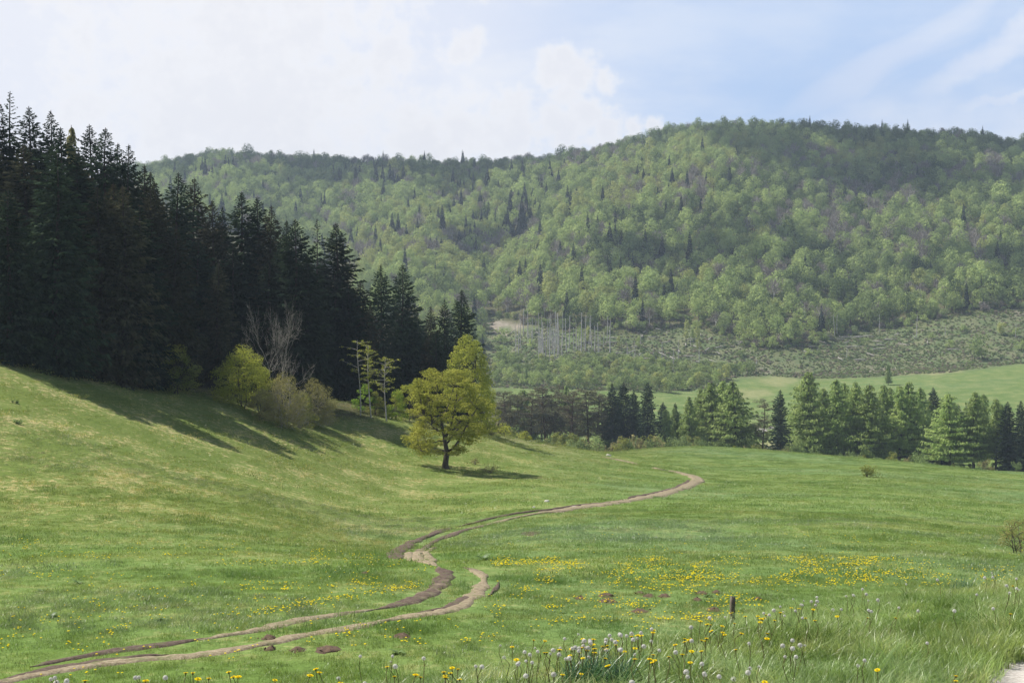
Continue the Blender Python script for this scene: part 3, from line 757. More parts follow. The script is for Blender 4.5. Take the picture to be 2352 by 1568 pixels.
def make_bare(H, Rm, seed, bark='bark_twig', stems=2):
    """leafless tree: forking limbs down to fine twigs"""
    r = np.random.default_rng(seed)
    tr = Geo(); tw = Geo()
    def grow(p, d, L, rad, lev):
        n = 4
        P = [p]; dd = d.copy()
        for k in range(n):
            dd = nrm(dd + r.normal(size=3) * 0.16 + np.array([0, 0, 0.07])); P.append(P[-1] + dd * L / n)
        P = np.array(P); r1 = rad * 0.62
        (tr if lev < 2 else tw).add(*tube(P, np.linspace(rad, r1, n + 1), 5 if lev < 2 else 3))
        if lev >= 5: return
        for k in range(4 if lev < 3 else 3):
            b = P[-1] if k == 0 else P[r.integers(1, n + 1)]
            nd = nrm(dd + r.normal(size=3) * (0.85 if k else 0.35))
            out = b[:2] / max(Rm, 1e-3)
            nd = nrm(nd + np.array([out[0] * 0.15, out[1] * 0.15, 0.12]))
            grow(b, nd, L * r.uniform(0.58, 0.78), max(r1 * r.uniform(0.5, 0.75), 0.010), lev + 1)
    for s in range(stems):
        a = 2.5 + s * 3.0
        grow(np.array([0.4 * math.cos(a) * s, 0.3 * math.sin(a) * s, -0.1]), nrm(np.array([0.12 * math.cos(a), 0.12 * math.sin(a), 1.0])), H * 0.42, 0.12, 0)
    return {'trunk': tr.mesh('bare_trunk', [M[bark]], True), 'twigs': tw.mesh('bare_twigs', [M[bark]])}

def hill_tree(seed, leaf, H=13.0, Rm=5.0):
    """broadleaf of the far slope: a lumpy dome of leaf clumps on a stem"""
    r = np.random.default_rng(seed)
    n = 17
    C = []
    for k in range(n):
        zf = (k + 0.5) / n; a = k * 2.399 + r.normal() * 0.4
        rr = Rm * math.sqrt(max(0.02, 1 - (zf * 1.02) ** 2)) * r.uniform(0.55, 0.8)
        C.append((rr * math.cos(a), rr * math.sin(a), H * 0.30 + zf * H * 0.60))
    C = np.array(C)
    per = 44
    V, q = pad_leaves(C, Rm * r.uniform(0.26, 0.44, n), per, 0.62, r, 0.72, 0.45, 0.8, 0.75, 0.28)
    g = Geo().add(V, q, m=0)
    V2, q2 = pad_leaves(np.array([[0, 0, H * 0.5], [0, 0, H * 0.66], [Rm * .3, 0, H * .42], [-Rm * .3, 0, H * .42]]), Rm * 0.62, 22, 1.3, r, 0.8, 0.0, 0.8, 0.3)
    g.add(V2, q2, m=0)
    g.add(*tube([(0, 0, -1), (0.1, 0, H * 0.3), (0, 0.1, H * 0.7)], [0.24, 0.18, 0.07], 4), m=1)
    return g.mesh('hill_tree', [M[leaf], M['bark']])

def hill_bare(seed, H=13.0, Rm=4.6):
    r = np.random.default_rng(seed)
    g = Geo()
    g.add(*tube([(0, 0, -1), (0.1, 0, H * 0.35), (0, 0.1, H * 0.8)], [0.24, 0.17, 0.06], 4), m=1)
    n = 420
    f = r.random(n); a = r.uniform(0, 6.28, n); el = r.uniform(0.1, 1.5, n)
    d = np.stack([np.cos(a) * np.cos(el), np.sin(a) * np.cos(el), np.sin(el) * 1.25], -1)
    C = np.array([0, 0, H * 0.38]) + d * (Rm * (0.35 + 0.68 * f ** 0.6) * (1 + 0.16 * np.sin(a * 5 + seed)))[:, None]
    S = nrm(d + r.normal(size=(n, 3)) * 0.35) * r.uniform(0.6, 1.3, n)[:, None]
    W = nrm(np.cross(S, r.normal(size=(n, 3)))) * r.uniform(0.05, 0.13, n)[:, None]
    V = np.stack([C - S * 0.5 - W, C - S * 0.5 + W, C + S * 0.5 + W * 0.8, C + S * 0.5 - W * 0.8], 1).reshape(-1, 3)
    g.add(V, np.arange(4 * n).reshape(-1, 4), m=0)
    for k in range(7):
        a = r.uniform(0, 6.28); e = np.array([Rm * 0.6 * math.cos(a), Rm * 0.6 * math.sin(a), H * r.uniform(0.6, 0.85)])
        g.add(*tube([(0, 0, H * 0.3), e * (0.5, 0.5, 0.8), e], [0.1, 0.07, 0.03], 3), m=1)
    return g.mesh('hill_bare_tree', [M['h_bare'], M['deadwood']])

def hill_spruce(seed, H=17.0, Rm=3.0):
    r = np.random.default_rng(seed)
    g = Geo(); VV = []
    zc = H * 0.08
    while zc < H * 0.98:
        f = zc / H; Rz = Rm * (1 - f) ** 0.85 + 0.15; nb = 8
        a = r.uniform(0, 6.28) + np.arange(nb) * 2 * math.pi / nb + r.normal(size=nb) * 0.2
        L = Rz * r.uniform(0.75, 1.15, nb)
        d = np.stack([np.cos(a), np.sin(a), 0 * a], -1); lat = np.stack([-np.sin(a), np.cos(a), 0 * a], -1)
        c = np.array([0, 0, zc]); w = (0.30 * L + 0.12)[:, None] * lat; tip = c + d * L[:, None] + np.array([0, 0, -1]) * (0.45 * L + 0.25)[:, None]
        mid = c + d * (L * 0.6)[:, None] + np.array([0, 0, -0.12]) * L[:, None]
        VV.append(np.stack([c + 0 * d, mid + w, tip, mid - w], 1).reshape(-1, 3))
        zc += 0.42 + 0.3 * r.random()
    V = np.concatenate(VV); g.add(V, np.arange(len(V)).reshape(-1, 4), m=0)
    g.add(*tube([(0, 0, -1), (0, 0, H)], [0.2, 0.03], 4), m=1)
    return g.mesh('hill_spruce', [M['h_spruce'], M['bark']])

def bush_mesh(name, seed, leaf, Rm=1.6, H=2.0, n=9, per=60, size=0.25, flat=0.7, stemmat='bark'):
    r = np.random.default_rng(seed)
    C = np.stack([r.normal(size=n) * Rm * 0.38, r.normal(size=n) * Rm * 0.38, r.uniform(0.2, 0.8, n) * H], -1)
    V, q = pad_leaves(C, Rm * 0.42 * r.uniform(0.7, 1.25, n), per, size, r, flat, 0.5, 0.7, 0.45, 0.6)
    V[:, 2] = np.maximum(V[:, 2], -0.05)
    g = Geo().add(V, q, m=0)
    for k in range(5):
        g.add(*tube([(0, 0, -0.2), C[k] * (0.5, 0.5, 0.6), C[k]], [0.05, 0.03, 0.01], 3), m=1)
    return g.mesh(name, [M[leaf], M[stemmat]])

def place_tree(name, parts, loc, h_scale, w_scale, rz, label, cat, group=None, tilt=(0, 0)):
    """an Empty at the foot that parents trunk and crown; meshes are shared between copies"""
    root = bpy.data.objects.new(name, None); COL.objects.link(root)
    root.location = loc; root.rotation_euler = (tilt[0], tilt[1], rz); root.scale = (w_scale, w_scale, h_scale)
    root.empty_display_size = 0.3
    tag(root, label, cat, group)
    for pn, me in parts.items():
        o = bpy.data.objects.new(pn, me); COL.objects.link(o); o.parent = root
    return root

# instances of a mass nobody could count, drawn on points by geometry nodes
def scatter(name, pts, rot, scl, idx, meshes, label, mat_slot=None):
    col = bpy.data.collections.new(name + '_pieces')
    for k, me in enumerate(meshes):
        o = bpy.data.objects.new('%s_piece_%03d' % (name, k), me); col.objects.link(o)
    n = len(pts)
    me = bpy.data.meshes.new(name); me.vertices.add(n); me.vertices.foreach_set('co', np.asarray(pts, np.float32).ravel())
    a = me.attributes.new('turn', 'FLOAT_VECTOR', 'POINT'); a.data.foreach_set('vector', np.asarray(rot, np.float32).ravel())
    a = me.attributes.new('size', 'FLOAT_VECTOR', 'POINT'); a.data.foreach_set('vector', np.asarray(scl, np.float32).ravel())
    a = me.attributes.new('which', 'INT', 'POINT'); a.data.foreach_set('value', np.asarray(idx, np.int32))
    for m in meshes:
        for mm in m.materials:
            if mm.name not in [x.name for x in me.materials]: me.materials.append(mm)
    o = obj(name, me); tag(o, label, kind='stuff')
    ng = bpy.data.node_groups.new(name + '_scatter', 'GeometryNodeTree')
    ng.interface.new_socket('Geometry', in_out='INPUT', socket_type='NodeSocketGeometry')
    ng.interface.new_socket('Geometry', in_out='OUTPUT', socket_type='NodeSocketGeometry')
    N, L = ng.nodes, ng.links
    gi = N.new('NodeGroupInput'); go = N.new('NodeGroupOutput'); ip = N.new('GeometryNodeInstanceOnPoints')
    ci = N.new('GeometryNodeCollectionInfo'); ci.inputs['Collection'].default_value = col
    ci.inputs['Separate Children'].default_value = True; ci.inputs['Reset Children'].default_value = True
    def na(nm, t):
        q = N.new('GeometryNodeInputNamedAttribute'); q.data_type = t; q.inputs['Name'].default_value = nm
        return next(s for s in q.outputs if s.enabled and s.name == 'Attribute')
    er = N.new('FunctionNodeEulerToRotation')
    L.new(na('turn', 'FLOAT_VECTOR'), er.inputs[0])
    L.new(gi.outputs[0], ip.inputs['Points']); L.new(ci.outputs[0], ip.inputs['Instance'])
    ip.inputs['Pick Instance'].default_value = True
    L.new(na('which', 'INT'), ip.inputs['Instance Index']); L.new(er.outputs[0], ip.inputs['Rotation'])
    L.new(na('size', 'FLOAT_VECTOR'), ip.inputs['Scale']); L.new(ip.outputs[0], go.inputs[0])
    md = o.modifiers.new('scatter', 'NODES'); md.node_group = ng
    return o

def grass_clump(seed, n, rad, h, w, lean=0.5, seg=3, mat='grass', wind=(0.12, -0.05), extra=None, straw=0.0):
    r = np.random.default_rng(seed)
    a = r.uniform(0, 6.28, n); rr = rad * np.sqrt(r.random(n))
    B = np.stack([rr * np.cos(a), rr * np.sin(a), 0 * a - 0.02], -1)
    a2 = r.uniform(0, 6.28, n); H = h * r.uniform(0.45, 1.15, n); Ln = lean * H * r.uniform(0.2, 1.3, n)
    D = np.stack([np.cos(a2) * Ln + wind[0] * H, np.sin(a2) * Ln + wind[1] * H, 0 * a2], -1)
    a3 = a2 + 1.57 + r.normal(size=n) * 0.5
    S = np.stack([np.cos(a3), np.sin(a3), 0 * a3], -1)
    W = w * r.uniform(0.6, 1.2, n)
    rows = []
    for k in range(seg + 1):
        t = k / seg
        c = B + D * t ** 1.8 + np.array([0, 0, 1.0]) * (H * (t - 0.28 * t ** 3 * np.clip(Ln / H, 0, 1)))[:, None]
        wk = (W * (1 - t ** 2.2) * 0.5 + 0.0002)[:, None]
        rows.append(c - S * wk); rows.append(c + S * wk)
    V = np.stack(rows, 1); m = 2 * (seg + 1)
    base = np.arange(n)[:, None] * m
    q = np.concatenate([base + np.array([2 * k, 2 * k + 1, 2 * k + 3, 2 * k + 2]) for k in range(seg)])
    g = Geo().add(V.reshape(-1, 3), q, m=0)
    mats = [M[mat]]
    if extra: extra(g, r); mats = [M[mat], M[extra.mat]]
    return g.mesh('grass_clump', mats)
# ================================================================== THE SETTING
build_ground()

# ------------------------------------------------------------------ wheel ruts: sheets of mud laid over the turf, with raised lips
RUTS = [  # (half width m, lip height, [(u, v, wetness)])
 (0.21, 0.0, [(-90,1592,.3),(0,1568,.4),(111,1544,.3),(234,1525,.2),(330,1514,.15),(425,1508,.1),(520,1494,.25),(615,1478,.3),(689,1460,.15),(777,1447,.1),(865,1430,.15),(930,1417,.2)]),
 (0.25, 0.0, [(865,1430,.2),(953,1413,.2),(1026,1403,.35),(1070,1381,.2),(1100,1355,.15),(1113,1332,.2)]),
 (0.16, 0.0, [(1112,1340,.2),(1111,1325,.3),(1104,1318,.4),(1080,1307,.55),(1061,1302,.6)]),
 (0.17, 0.10, [(-60,1578,.95),(40,1556,.95),(111,1538,.9),(234,1520,.85),(330,1506,.8),(400,1503,.6)]),
 (0.15, 0.08, [(930,1413,.9),(985,1404,.95),(1030,1396,.95),(1060,1379,.85),(1085,1363,.7)]),
 (0.20, 0.04, [(60,1534,.8),(140,1517,.9),(215,1503,.95),(290,1492,.95),(352,1483,.95),(400,1478,.85),(440,1470,.8),(500,1461,.6)]),
 (0.20, 0.0, [(440,1472,.5),(520,1459,.4),(600,1446,.3),(689,1425,.35),(777,1411,.4),(825,1405,.45),(872,1398,.5)]),
 (0.24, 0.0, [(860,1401,.5),(910,1390,.55),(953,1377,.6),(990,1360,.6),(1013,1342,.6),(1025,1328,.65),(1022,1315,.75),(1013,1308,.7),(1005,1301,.4)]),
 (0.17, 0.05, [(985,1350,.85),(1003,1335,.85),(1014,1320,.9)]),
 (0.08, 0.03, [(1120,1372,.8),(1140,1352,.8),(1147,1335,.85)]),
 (0.20, 0.0, [(1004,1301,.05),(992,1294,.1),(975,1290,.1),(960,1285,.1),(959,1276,.2),(967,1266,.5),(984,1254,.7),(1005,1241,.8),(1026,1231,.7),(1050,1223,.6),(1099,1211,.5),(1150,1198,.35),(1202,1186,.3),(1255,1177,.3),(1305,1168,.25)]),
 (0.13, 0.0, [(985,1298,.05),(994,1290,.05),(984,1280,.1),(983,1268,.4),(1000,1257,.6)]),
 (0.16, 0.0, [(942,1289,.05),(938,1280,.1),(946,1270,.4)]),
 (0.30, 0.12, [(915,1284,.9),(908,1276,.98),(918,1264,.98),(940,1250,.98),(965,1239,.98),(997,1227,.95),(1020,1217,.95),(1043,1211,.9)]),
 (0.18, 0.04, [(1043,1211,.9),(1080,1204,.85),(1128,1191,.85),(1180,1181,.9),(1231,1174,.95),(1290,1167,.95),(1340,1160,.85),(1378,1157,.8),(1440,1149,.7)]),
 (0.28, 0.0, [(1020,1238,.7),(1045,1226,.7),(1080,1215,.6),(1130,1203,.5)]),
 (0.62, 0.0, [(1240,1180,.55),(1300,1171,.4),(1350,1163,.25),(1405,1156,.15),(1459,1147,.1),(1495,1141,.1),(1527,1133,.05),(1556,1124,.05),(1580,1115,.1),(1594,1108,.15),(1602,1103,.15),(1598,1098,.1),(1584,1092,.1),(1566,1088,.1),(1548,1083,.05),(1530,1080,.0)]),
 (0.22, 0.14, [(1440,1146,.85),(1500,1134,.85),(1535,1126,.8),(1560,1117,.85),(1578,1109,.9),(1582,1103,.8)]),
 (0.30, 0.0, [(1612,1108,.0),(1606,1099,.0),(1596,1094,.0)]),
 (0.30, 0.0, [(1534,1080.5,.0),(1516,1078.5,.0),(1497,1074,.0)]),
 (0.25, 0.0, [(1470,1068,.1),(1440,1061,.0),(1410,1055,.0),(1380,1048.5,.0)]),
]
RUT_PTS = []
def build_track():
    VV = []; QQ = []; WW = []; n0 = 0
    for (hw, lip, pts) in RUTS:
        W = np.array([at(u, v, 12, 330) for u, v, _ in pts]); wet = np.array([p[2] for p in pts])
        L = np.concatenate([[0], np.cumsum(np.hypot(*np.diff(W[:, :2], axis=0).T))])
        step = 0.12 if W[:, 1].mean() < 60 else (0.2 if W[:, 1].mean() < 110 else 0.4)
        m = max(6, int(L[-1] / step)); s = np.linspace(0, L[-1], m)
        X = pchip(L, W[:, 0], s); Y = pchip(L, W[:, 1], s); wt = np.interp(s, L, wet)
        k = np.ones(7) / 7
        if m > 20:
            Xs = np.convolve(np.pad(X, 3, 'edge'), k, 'valid'); Ys = np.convolve(np.pad(Y, 3, 'edge'), k, 'valid'); X, Y = Xs, Ys
        tx, ty = np.gradient(X), np.gradient(Y); l = np.hypot(tx, ty); nx, ny = -ty / l, tx / l
        off = np.array([-1, -0.8, -0.55, -0.25, 0, 0.25, 0.55, 0.8, 1.0]); K = len(off)
        wob = 1 + 0.9 * fbm(s[:, None] / 1.3, off[None] * 0 + hw * 7, 3, 4) + 0.25 * fbm(s[:, None] / 0.3, off[None] * 2, 4, 2)
        endt = np.clip(np.minimum(s, L[-1] - s) / 1.5, 0.05, 1); lip = lip * 0.12; hw = hw * (1.0 if W[0, 1] < 60 else 0.95)
        wd = hw * 1.25 * wob * endt[:, None]
        PX = X[:, None] + nx[:, None] * off * wd; PY = Y[:, None] + ny[:, None] * off * wd
        g = ground(PX, PY); lift = (0.012 + 0.0008 * Y[:, None] + 0.6 * lip) * endt[:, None] ** 0.5
        prof = (lift + 0.01) * (1 - np.abs(off)[None] ** 6) - 0.025 * np.abs(off)[None] ** 3 + 0.035 * fbm(PX / 0.3, PY / 0.3, 8, 3)
        PZ = g + prof
        # the worn hollow: wheels press the middle down, lips stay
        idx = n0 + np.arange(m - 1)[:, None] * K + np.arange(K - 1)[None]
        QQ.append(np.stack([idx, idx + K, idx + K + 1, idx + 1], -1).reshape(-1, 4))
        VV.append(np.stack([PX, PY, PZ], -1).reshape(-1, 3)); WW.append(np.repeat(wt, K)); n0 += m * K
        RUT_PTS.extend([(a, b, hw) for a, b in zip(X[::2], Y[::2])])
    V = np.concatenate(VV); q = np.concatenate(QQ)
    # make all faces look up
    a, b, c = V[q[:, 0]], V[q[:, 1]], V[q[:, 2]]
    up = np.cross(b - a, c - a)[:, 2] < 0
    q[up] = q[up][:, ::-1]
    me = mk_mesh('dirt_track', V, q, None, [M['mud']], smooth=True)
    at_ = me.attributes.new('wet', 'FLOAT', 'POINT'); at_.data.foreach_set('value', np.concatenate(WW).astype(np.float32))
    tag(obj('dirt_track', me), 'brown wheel ruts winding through the meadow in an S to the far crest', kind='structure')
build_track()
from mathutils.kdtree import KDTree
RK = KDTree(len(RUT_PTS))
for i, p in enumerate(RUT_PTS): RK.insert((p[0], p[1], 0), i)
RK.balance()
def near_rut(x, y, extra=0.08):
    co, i, d = RK.find((x, y, 0)); return d < RUT_PTS[i][2] * 0.95 + extra

def build_lane():
    s = np.linspace(0, 60, 400); L = np.concatenate([[0], np.cumsum(np.hypot(*np.diff(LANE, axis=0).T))])
    X = pchip(L, LANE[:, 0], s); Y = pchip(L, LANE[:, 1], s)
    tx, ty = np.gradient(X), np.gradient(Y); l = np.hypot(tx, ty); nx, ny = ty / l, -tx / l
    off = np.linspace(-1.55, 1.55, 15)[None]
    PX = X[:, None] + nx[:, None] * off; PY = Y[:, None] + ny[:, None] * off
    Z = ground(PX, PY) + 0.045 - 0.05 * np.abs(off / 1.55) ** 6 + 0.012 * fbm(PX / 0.3, PY / 0.3, 5, 3)
    K = 15; i, j = np.meshgrid(np.arange(399), np.arange(K - 1), indexing='ij'); b = i * K + j
    me = mk_mesh('gravel_lane', np.stack([PX, PY, Z], -1).reshape(-1, 3), np.stack([b, b + 1, b + K + 1, b + K], -1).reshape(-1, 4), None, [M['gravel']], smooth=True)
    tag(obj('gravel_lane', me), 'pale gravel lane running beside the grassy bank', kind='structure')
build_lane()

# ------------------------------------------------------------------ the dark spruce wood on the left
SPR = [make_spruce(26, 4.0, 11, 'spruce', 1.1, power=.72), make_spruce(26, 4.2, 12, 'spruce', 1.1, 0.45, power=.68), make_spruce(26, 3.8, 13, 'spruce_brown', 1.1, 0.3, power=.66),
       make_spruce(26, 3.9, 14, 'spruce', 1.1, 0.4, power=0.62), make_spruce(26, 4.5, 15, 'spruce', 1.1, 0.6, power=0.72), make_spruce(26, 3.6, 16, 'spruce_brown', 1.05, 0.4, power=0.6)]
SPR_THIN = make_spruce(26, 2.5, 17, 'spruce', 0.6, 0.25, True, 0.5)
LAR = [make_larch(24, 4.4, 21), make_larch(24, 3.9, 22), make_larch(24, 4.8, 23), make_larch(24, 3.6, 24, 'larch', 0.25)]
LARP = [make_larch(20, 3.0, 25, 'larch_pale', 0.12), make_larch(20, 2.6, 26, 'larch_pale', 0.2)]
PIN = [make_pine(21, 3.4, 31), make_pine(21, 3.0, 32), make_pine(21, 3.8, 33)]

def tall(u, vtop, d):
    x, y, z = at_depth(u, d)
    return (x, y, z - 0.15), (CV - vtop) / FPX * d - z

LEFT = [  # u, top row, depth, width factor, mesh, label
 (25, 206, 172, .95, 6, 'tallest spruce of the wood, with a thin see-through tip at its far left end'),
 (0, 233, 166, 1.0, 0, 'dark spruce cut by the left edge, beside the tallest thin-tipped spruce'),
 (69, 241, 170, 1.0, 1, 'dark blunt-topped spruce just right of the tallest thin-tipped spruce'),
 (116, 250, 178, .9, 0, 'slim dark spruce with a neat pointed top, second peak right of the tallest one'),
 (138, 288, 160, 1.1, 3, 'ragged dark spruce in front of the slim pointed one near the left end'),
 (208, 282, 185, 1.0, 1, 'bushy-topped dark spruce, left one of the close pair beside the pale larch tip'),
 (244, 290, 180, 1.0, 3, 'dark spruce, right one of the close pair beside the pale larch tip'),
 (271, 325, 185, .9, 0, 'narrow dark spruce just left of the last skyline spruce at the wood shoulder'),
 (296, 328, 188, .85, 0, 'slim spruce standing against the sky where the wood begins to drop'),
 (329, 375, 190, .9, 2, 'spruce at the step where the wood meets the far ridge line'),
 (346, 391, 192, .8, 3, 'ragged spruce right of the step where the wood meets the ridge line'),
 (357, 412, 183, .9, 2, 'spruce with a crooked side branch reaching right towards the gap'),
 (264, 417, 168, 1.1, 2, 'brownish spruce in the middle height of the left wood, twin of its neighbour'),
 (286, 423, 166, 1.1, 5, 'brownish spruce with a soft round tip in front of the left wood'),
 (349, 432, 176, 1.0, 5, 'broad brownish spruce in front of the first gap in the wood'),
 (408, 393, 195, 1.05, 1, 'deep green spruce that rises alone right of the first gap'),
 (443, 406, 192, 1.1, 5, 'brown-green spruce leaning against the deep green one right of the first gap'),
 (490, 456, 200, .9, 2, 'short spruce tip in the dip between two groups of tall spruces'),
 (511, 472, 203, .7, 0, 'smallest spruce tip in the dip between two groups of tall spruces'),
 (554, 437, 208, 1.1, 3, 'broad spruce, leftmost peak of the trio above the grey leafless tree'),
 (592, 448, 210, 1.0, 1, 'spruce, middle peak of the trio above the grey leafless tree'),
 (621, 469, 213, .9, 5, 'spruce, rightmost peak of the trio above the grey leafless tree'),
 (659, 503, 205, .85, 0, 'spruce with layered drooping boughs, left half of the twin-topped pair'),
 (679, 500, 207, 1.05, 4, 'spruce with layered drooping boughs, right half of the twin-topped pair'),
 (729, 499, 225, .85, 6, 'thin half-bare spruce between the twin-topped pair and the broad one'),
 (773, 509, 214, 1.12, 4, 'broadest spruce of the wood, with long boughs curving up at their tips'),
 (875, 605, 235, .98, 1, 'spruce left of the gap where the hillside shows, in the pair of equal height'),
 (923, 605, 238, 1.0, 3, 'spruce, right one of the pair of equal height past the broadest spruce'),
 (988, 700, 262, .75, 2, 'small thin spruce between the equal pair and the last dark spruce'),
 (1021, 684, 262, .80, 0, 'medium spruce just left of the last dark spruce of the wood'),
 (1060, 662, 258, 1.02, 1, 'last dark spruce at the right end of the wood, above the tall yellow-green tree'),
 (58, 330, 152, 1.2, 5, 'brown-tinged spruce low in front of the tallest thin-tipped spruce'),
 (178, 372, 158, 1.2, 1, 'dark spruce in front, below the pale larch tip'),
 (228, 425, 162, 1.15, 2, 'brownish spruce at the foot of the close skyline pair'),
 (322, 470, 169, 1.15, 3, 'dark spruce standing at the wood edge above the ragged shadow tips'),
 (402, 520, 173, 1.1, 5, 'spruce behind the shaded green shrub at the wood edge'),
 (455, 545, 178, 1.15, 1, 'near-black spruce between the shaded shrub and the yellow-green shrub'),
 (130, 350, 150, 1.2, 0, 'dark spruce at the wood edge above the sunlit strip of grass'),
 (535, 560, 192, 1.1, 3, 'dark spruce directly behind the yellow-green shrub'),
 (618, 590, 203, 1.1, 1, 'dark spruce directly behind the grey leafless tree'),
 (706, 600, 203, 1.1, 0, 'dark spruce behind the brown twiggy thicket'),
 (826, 640, 224, 1.0, 2, 'brown-green spruce behind the first slender pale-stemmed sapling'),
 (958, 715, 248, 1.0, 3, 'dark spruce low between the equal pair and the tall yellow-green tree'),
 (20, 430, 144, 1.2, 3, 'lowest dark spruce at the left edge, its skirt touching the shaded grass'),
 (500, 600, 184, 1.0, 2, 'short brownish spruce wedged behind the yellow-green shrub'),
]
SUNLIT = [(150, 122 * 139 / 111, 1.0), (557, 180, 5.0), (600, 183, 6.0), (632, 184, 11.0), (660, 180, 5.0), (718, 190, 5.0), (828, 205, 7), (852, 204, 7), (888, 203, 6), (838, 208, 3), (1070, 216, 9), (940, 208, 4)]
def shades(x, y, ztop, rad):
    """does a tree here stand between the sun and one of the sunlit shrubs?"""
    hx, hy = -math.cos(R(SUN_BACK)), math.sin(R(SUN_BACK))
    for (u, d, h) in SUNLIT:
        k = kwood(u); h = h * k; tx, ty, tz = at_depth(u, d * k); s = (x - tx) * hx + (y - ty) * hy
        if s <= 1: continue
        p = abs((x - tx) * hy - (y - ty) * hx)
        zray = tz + h + s * math.tan(R(SUN_EL)); w = rad * min(1.0, max(0.0, (ztop - zray) / 14)) ** .5
        if zray < ztop - 1.0 and p < w + 1.2: return True
    return False
def left_wood():
    r = np.random.default_rng(5)
    for (u, vt, d, w, k, lab) in LEFT:
        d = d * kwood(u)
        loc, H = tall(u, vt, d)
        if shades(loc[0], loc[1], loc[2] + H, 3.0):            # step back or forward out of the sun's way, at the same bearing
            for off in (4, -4, 8, -8, 12, -12, 16, 20, 24, 28, 32, 36, 40, 46, 52):
                l2, H2 = tall(u, vt, d + off)
                if d + off > forest_edge_depth(u) - 2 and not shades(l2[0], l2[1], l2[2] + H2, 3.0): loc, H = l2, H2; break
            else: print('SHADE', u, vt, d, lab[:40])
        parts = SPR_THIN if k == 6 else SPR[k]
        place_tree('spruce_tree', parts, loc, H / 26, w * 1.16 * (H / 26) ** 0.8, r.uniform(0, 6.28), lab, 'tree', 'dark spruces of the wood on the left')
    # a larch tip just coming into leaf among the spruces
    loc, H = tall(170, 285, 196 * kwood(170))
    place_tree('larch_tree', make_larch(20, 1.7, 27, 'brown', 0.3), loc, H / 20, 1.0, 1.0, 'pale see-through larch tip rising between dark spruces on the left skyline', 'tree')
    # trees deeper in the wood: only their dark mass shows between the front ones
    sky_u = np.array([-900, -200, 0, 60, 120, 200, 300, 340, 400, 470, 560, 640, 700, 780, 830, 900, 940, 980, 1060, 1100.])
    sky_v = np.array([180, 200, 250, 265, 290, 330, 375, 430, 445, 500, 480, 530, 560, 570, 680, 650, 690, 740, 720, 800.])
    for k in range(80):
        u = r.uniform(-420, 1060); d = forest_edge_depth(u) + 9 + 70 * r.random() ** 1.3
        x, y, z = at_depth(u, d)
        H = r.uniform(19, 25) * (0.85 if u > 850 else 1)
        vt = CV - (z + H) / d * FPX; lim = np.interp(u, sky_u, sky_v) + 25
        if vt < lim: H = (CV - lim) / FPX * d - z
        if H < 10 or shades(x, y, z + H, 3.4): continue
        lab = 'dark spruce of the same wood where it goes on past the left edge'
        if u > -10:
            where = [w for q, w in ((60, 'behind the tallest thin-tipped spruce'), (130, 'behind the slim pointed spruce'), (200, 'under the pale larch tip'), (270, 'behind the close skyline pair'), (340, 'where the skyline drops'), (430, 'behind the first gap'),
                     (520, 'in the dip between two tall groups'), (620, 'behind the trio of peaks'), (710, 'behind the twin-topped pair'), (800, 'behind the broadest spruce'), (880, 'left of the pair of equal height'), (960, 'behind the pair of equal height'), (2000, 'near the right end of the wood')) if u < q][0]
            deep = 'just inside the wood' if d < forest_edge_depth(u) + 22 else 'in the middle of the wood' if d < forest_edge_depth(u) + 50 else 'deep in the wood'
            lab = '%s dark spruce %s, %s' % ('tall' if H > 22 else 'shorter', deep, where)
        place_tree('spruce_tree', SPR[int(r.integers(0, 6))], (x, y, z - 0.2), H / 26, r.uniform(0.95, 1.25) * (H / 26) ** 0.8, r.uniform(0, 6.28), lab, 'tree', 'dark spruces of the wood on the left')
left_wood()

# ------------------------------------------------------------------ shrubs and young trees along the wood edge
def foot(u, d): x, y, z = at_depth(u, d * kwood(u)); return (x, y, z - 0.05)
def ft(u, d, a, b): return foot(u, d), a * kwood(u), b * kwood(u)

place_tree('hornbeam_shrub', make_broadleaf(6.2, 2.9, 0.4, 101, 'hedge', 40, 150, 0.17, 0.08, 4, flat=0.6, padr=0.34), *ft(402, 169, 1, 1), 0.4,
           'green leafy shrub in deep shade at the foot of the dark spruces', 'shrub')
place_tree('hornbeam_shrub', make_broadleaf(8.2, 3.9, 0.5, 102, 'yellow', 84, 170, 0.17, 0.10, 4, flat=0.55, padr=0.28), *ft(557, 176, 0.98, 1.0), 1.1,
           'sunlit yellow-green shrub left of the grey leafless tree', 'shrub')
place_tree('bare_tree', make_bare(15, 4.0, 7, stems=2), *ft(632, 181, 1.0, 0.50), 0.3, 'grey leafless tree with forking crown against the dark spruces', 'tree')
def thicket(seed):
    r = np.random.default_rng(seed)
    P = make_broadleaf(6.8, 3.4, 0.3, seed, 'olive_bush', 64, 150, 0.17, 0.07, 6, 'bark_twig', 0.7, 0.32, 0.55, 44)
    n = 1500; d = nrm(r.normal(size=(n, 3)) * (1, 1, 0.8)); d[:, 2] = abs(d[:, 2])
    C = d * np.array([3.4, 3.4, 6.2]) * r.uniform(0.45, 1.02, n)[:, None] ** 0.7 * 1.0
    S = nrm(d + r.normal(size=(n, 3)) * 0.5) * 0.45; W = nrm(np.cross(S, r.normal(size=(n, 3)))) * 0.013
    V = np.stack([C - S - W, C - S + W, C + S + W * .4, C + S - W * .4], 1).reshape(-1, 3)
    P['twigs'] = Geo().add(V, np.arange(4 * n).reshape(-1, 4)).mesh('twigs', [M['bark_twig']])
    return P
place_tree('twiggy_shrub', thicket(103), *ft(652, 174, 0.98, 0.95), 0, 'brown twiggy shrub in front of the grey leafless tree', 'shrub')
place_tree('twiggy_shrub', thicket(104), *ft(718, 186, 0.96, 0.92), 2, 'brown budding shrub at the right end of the thicket', 'shrub')
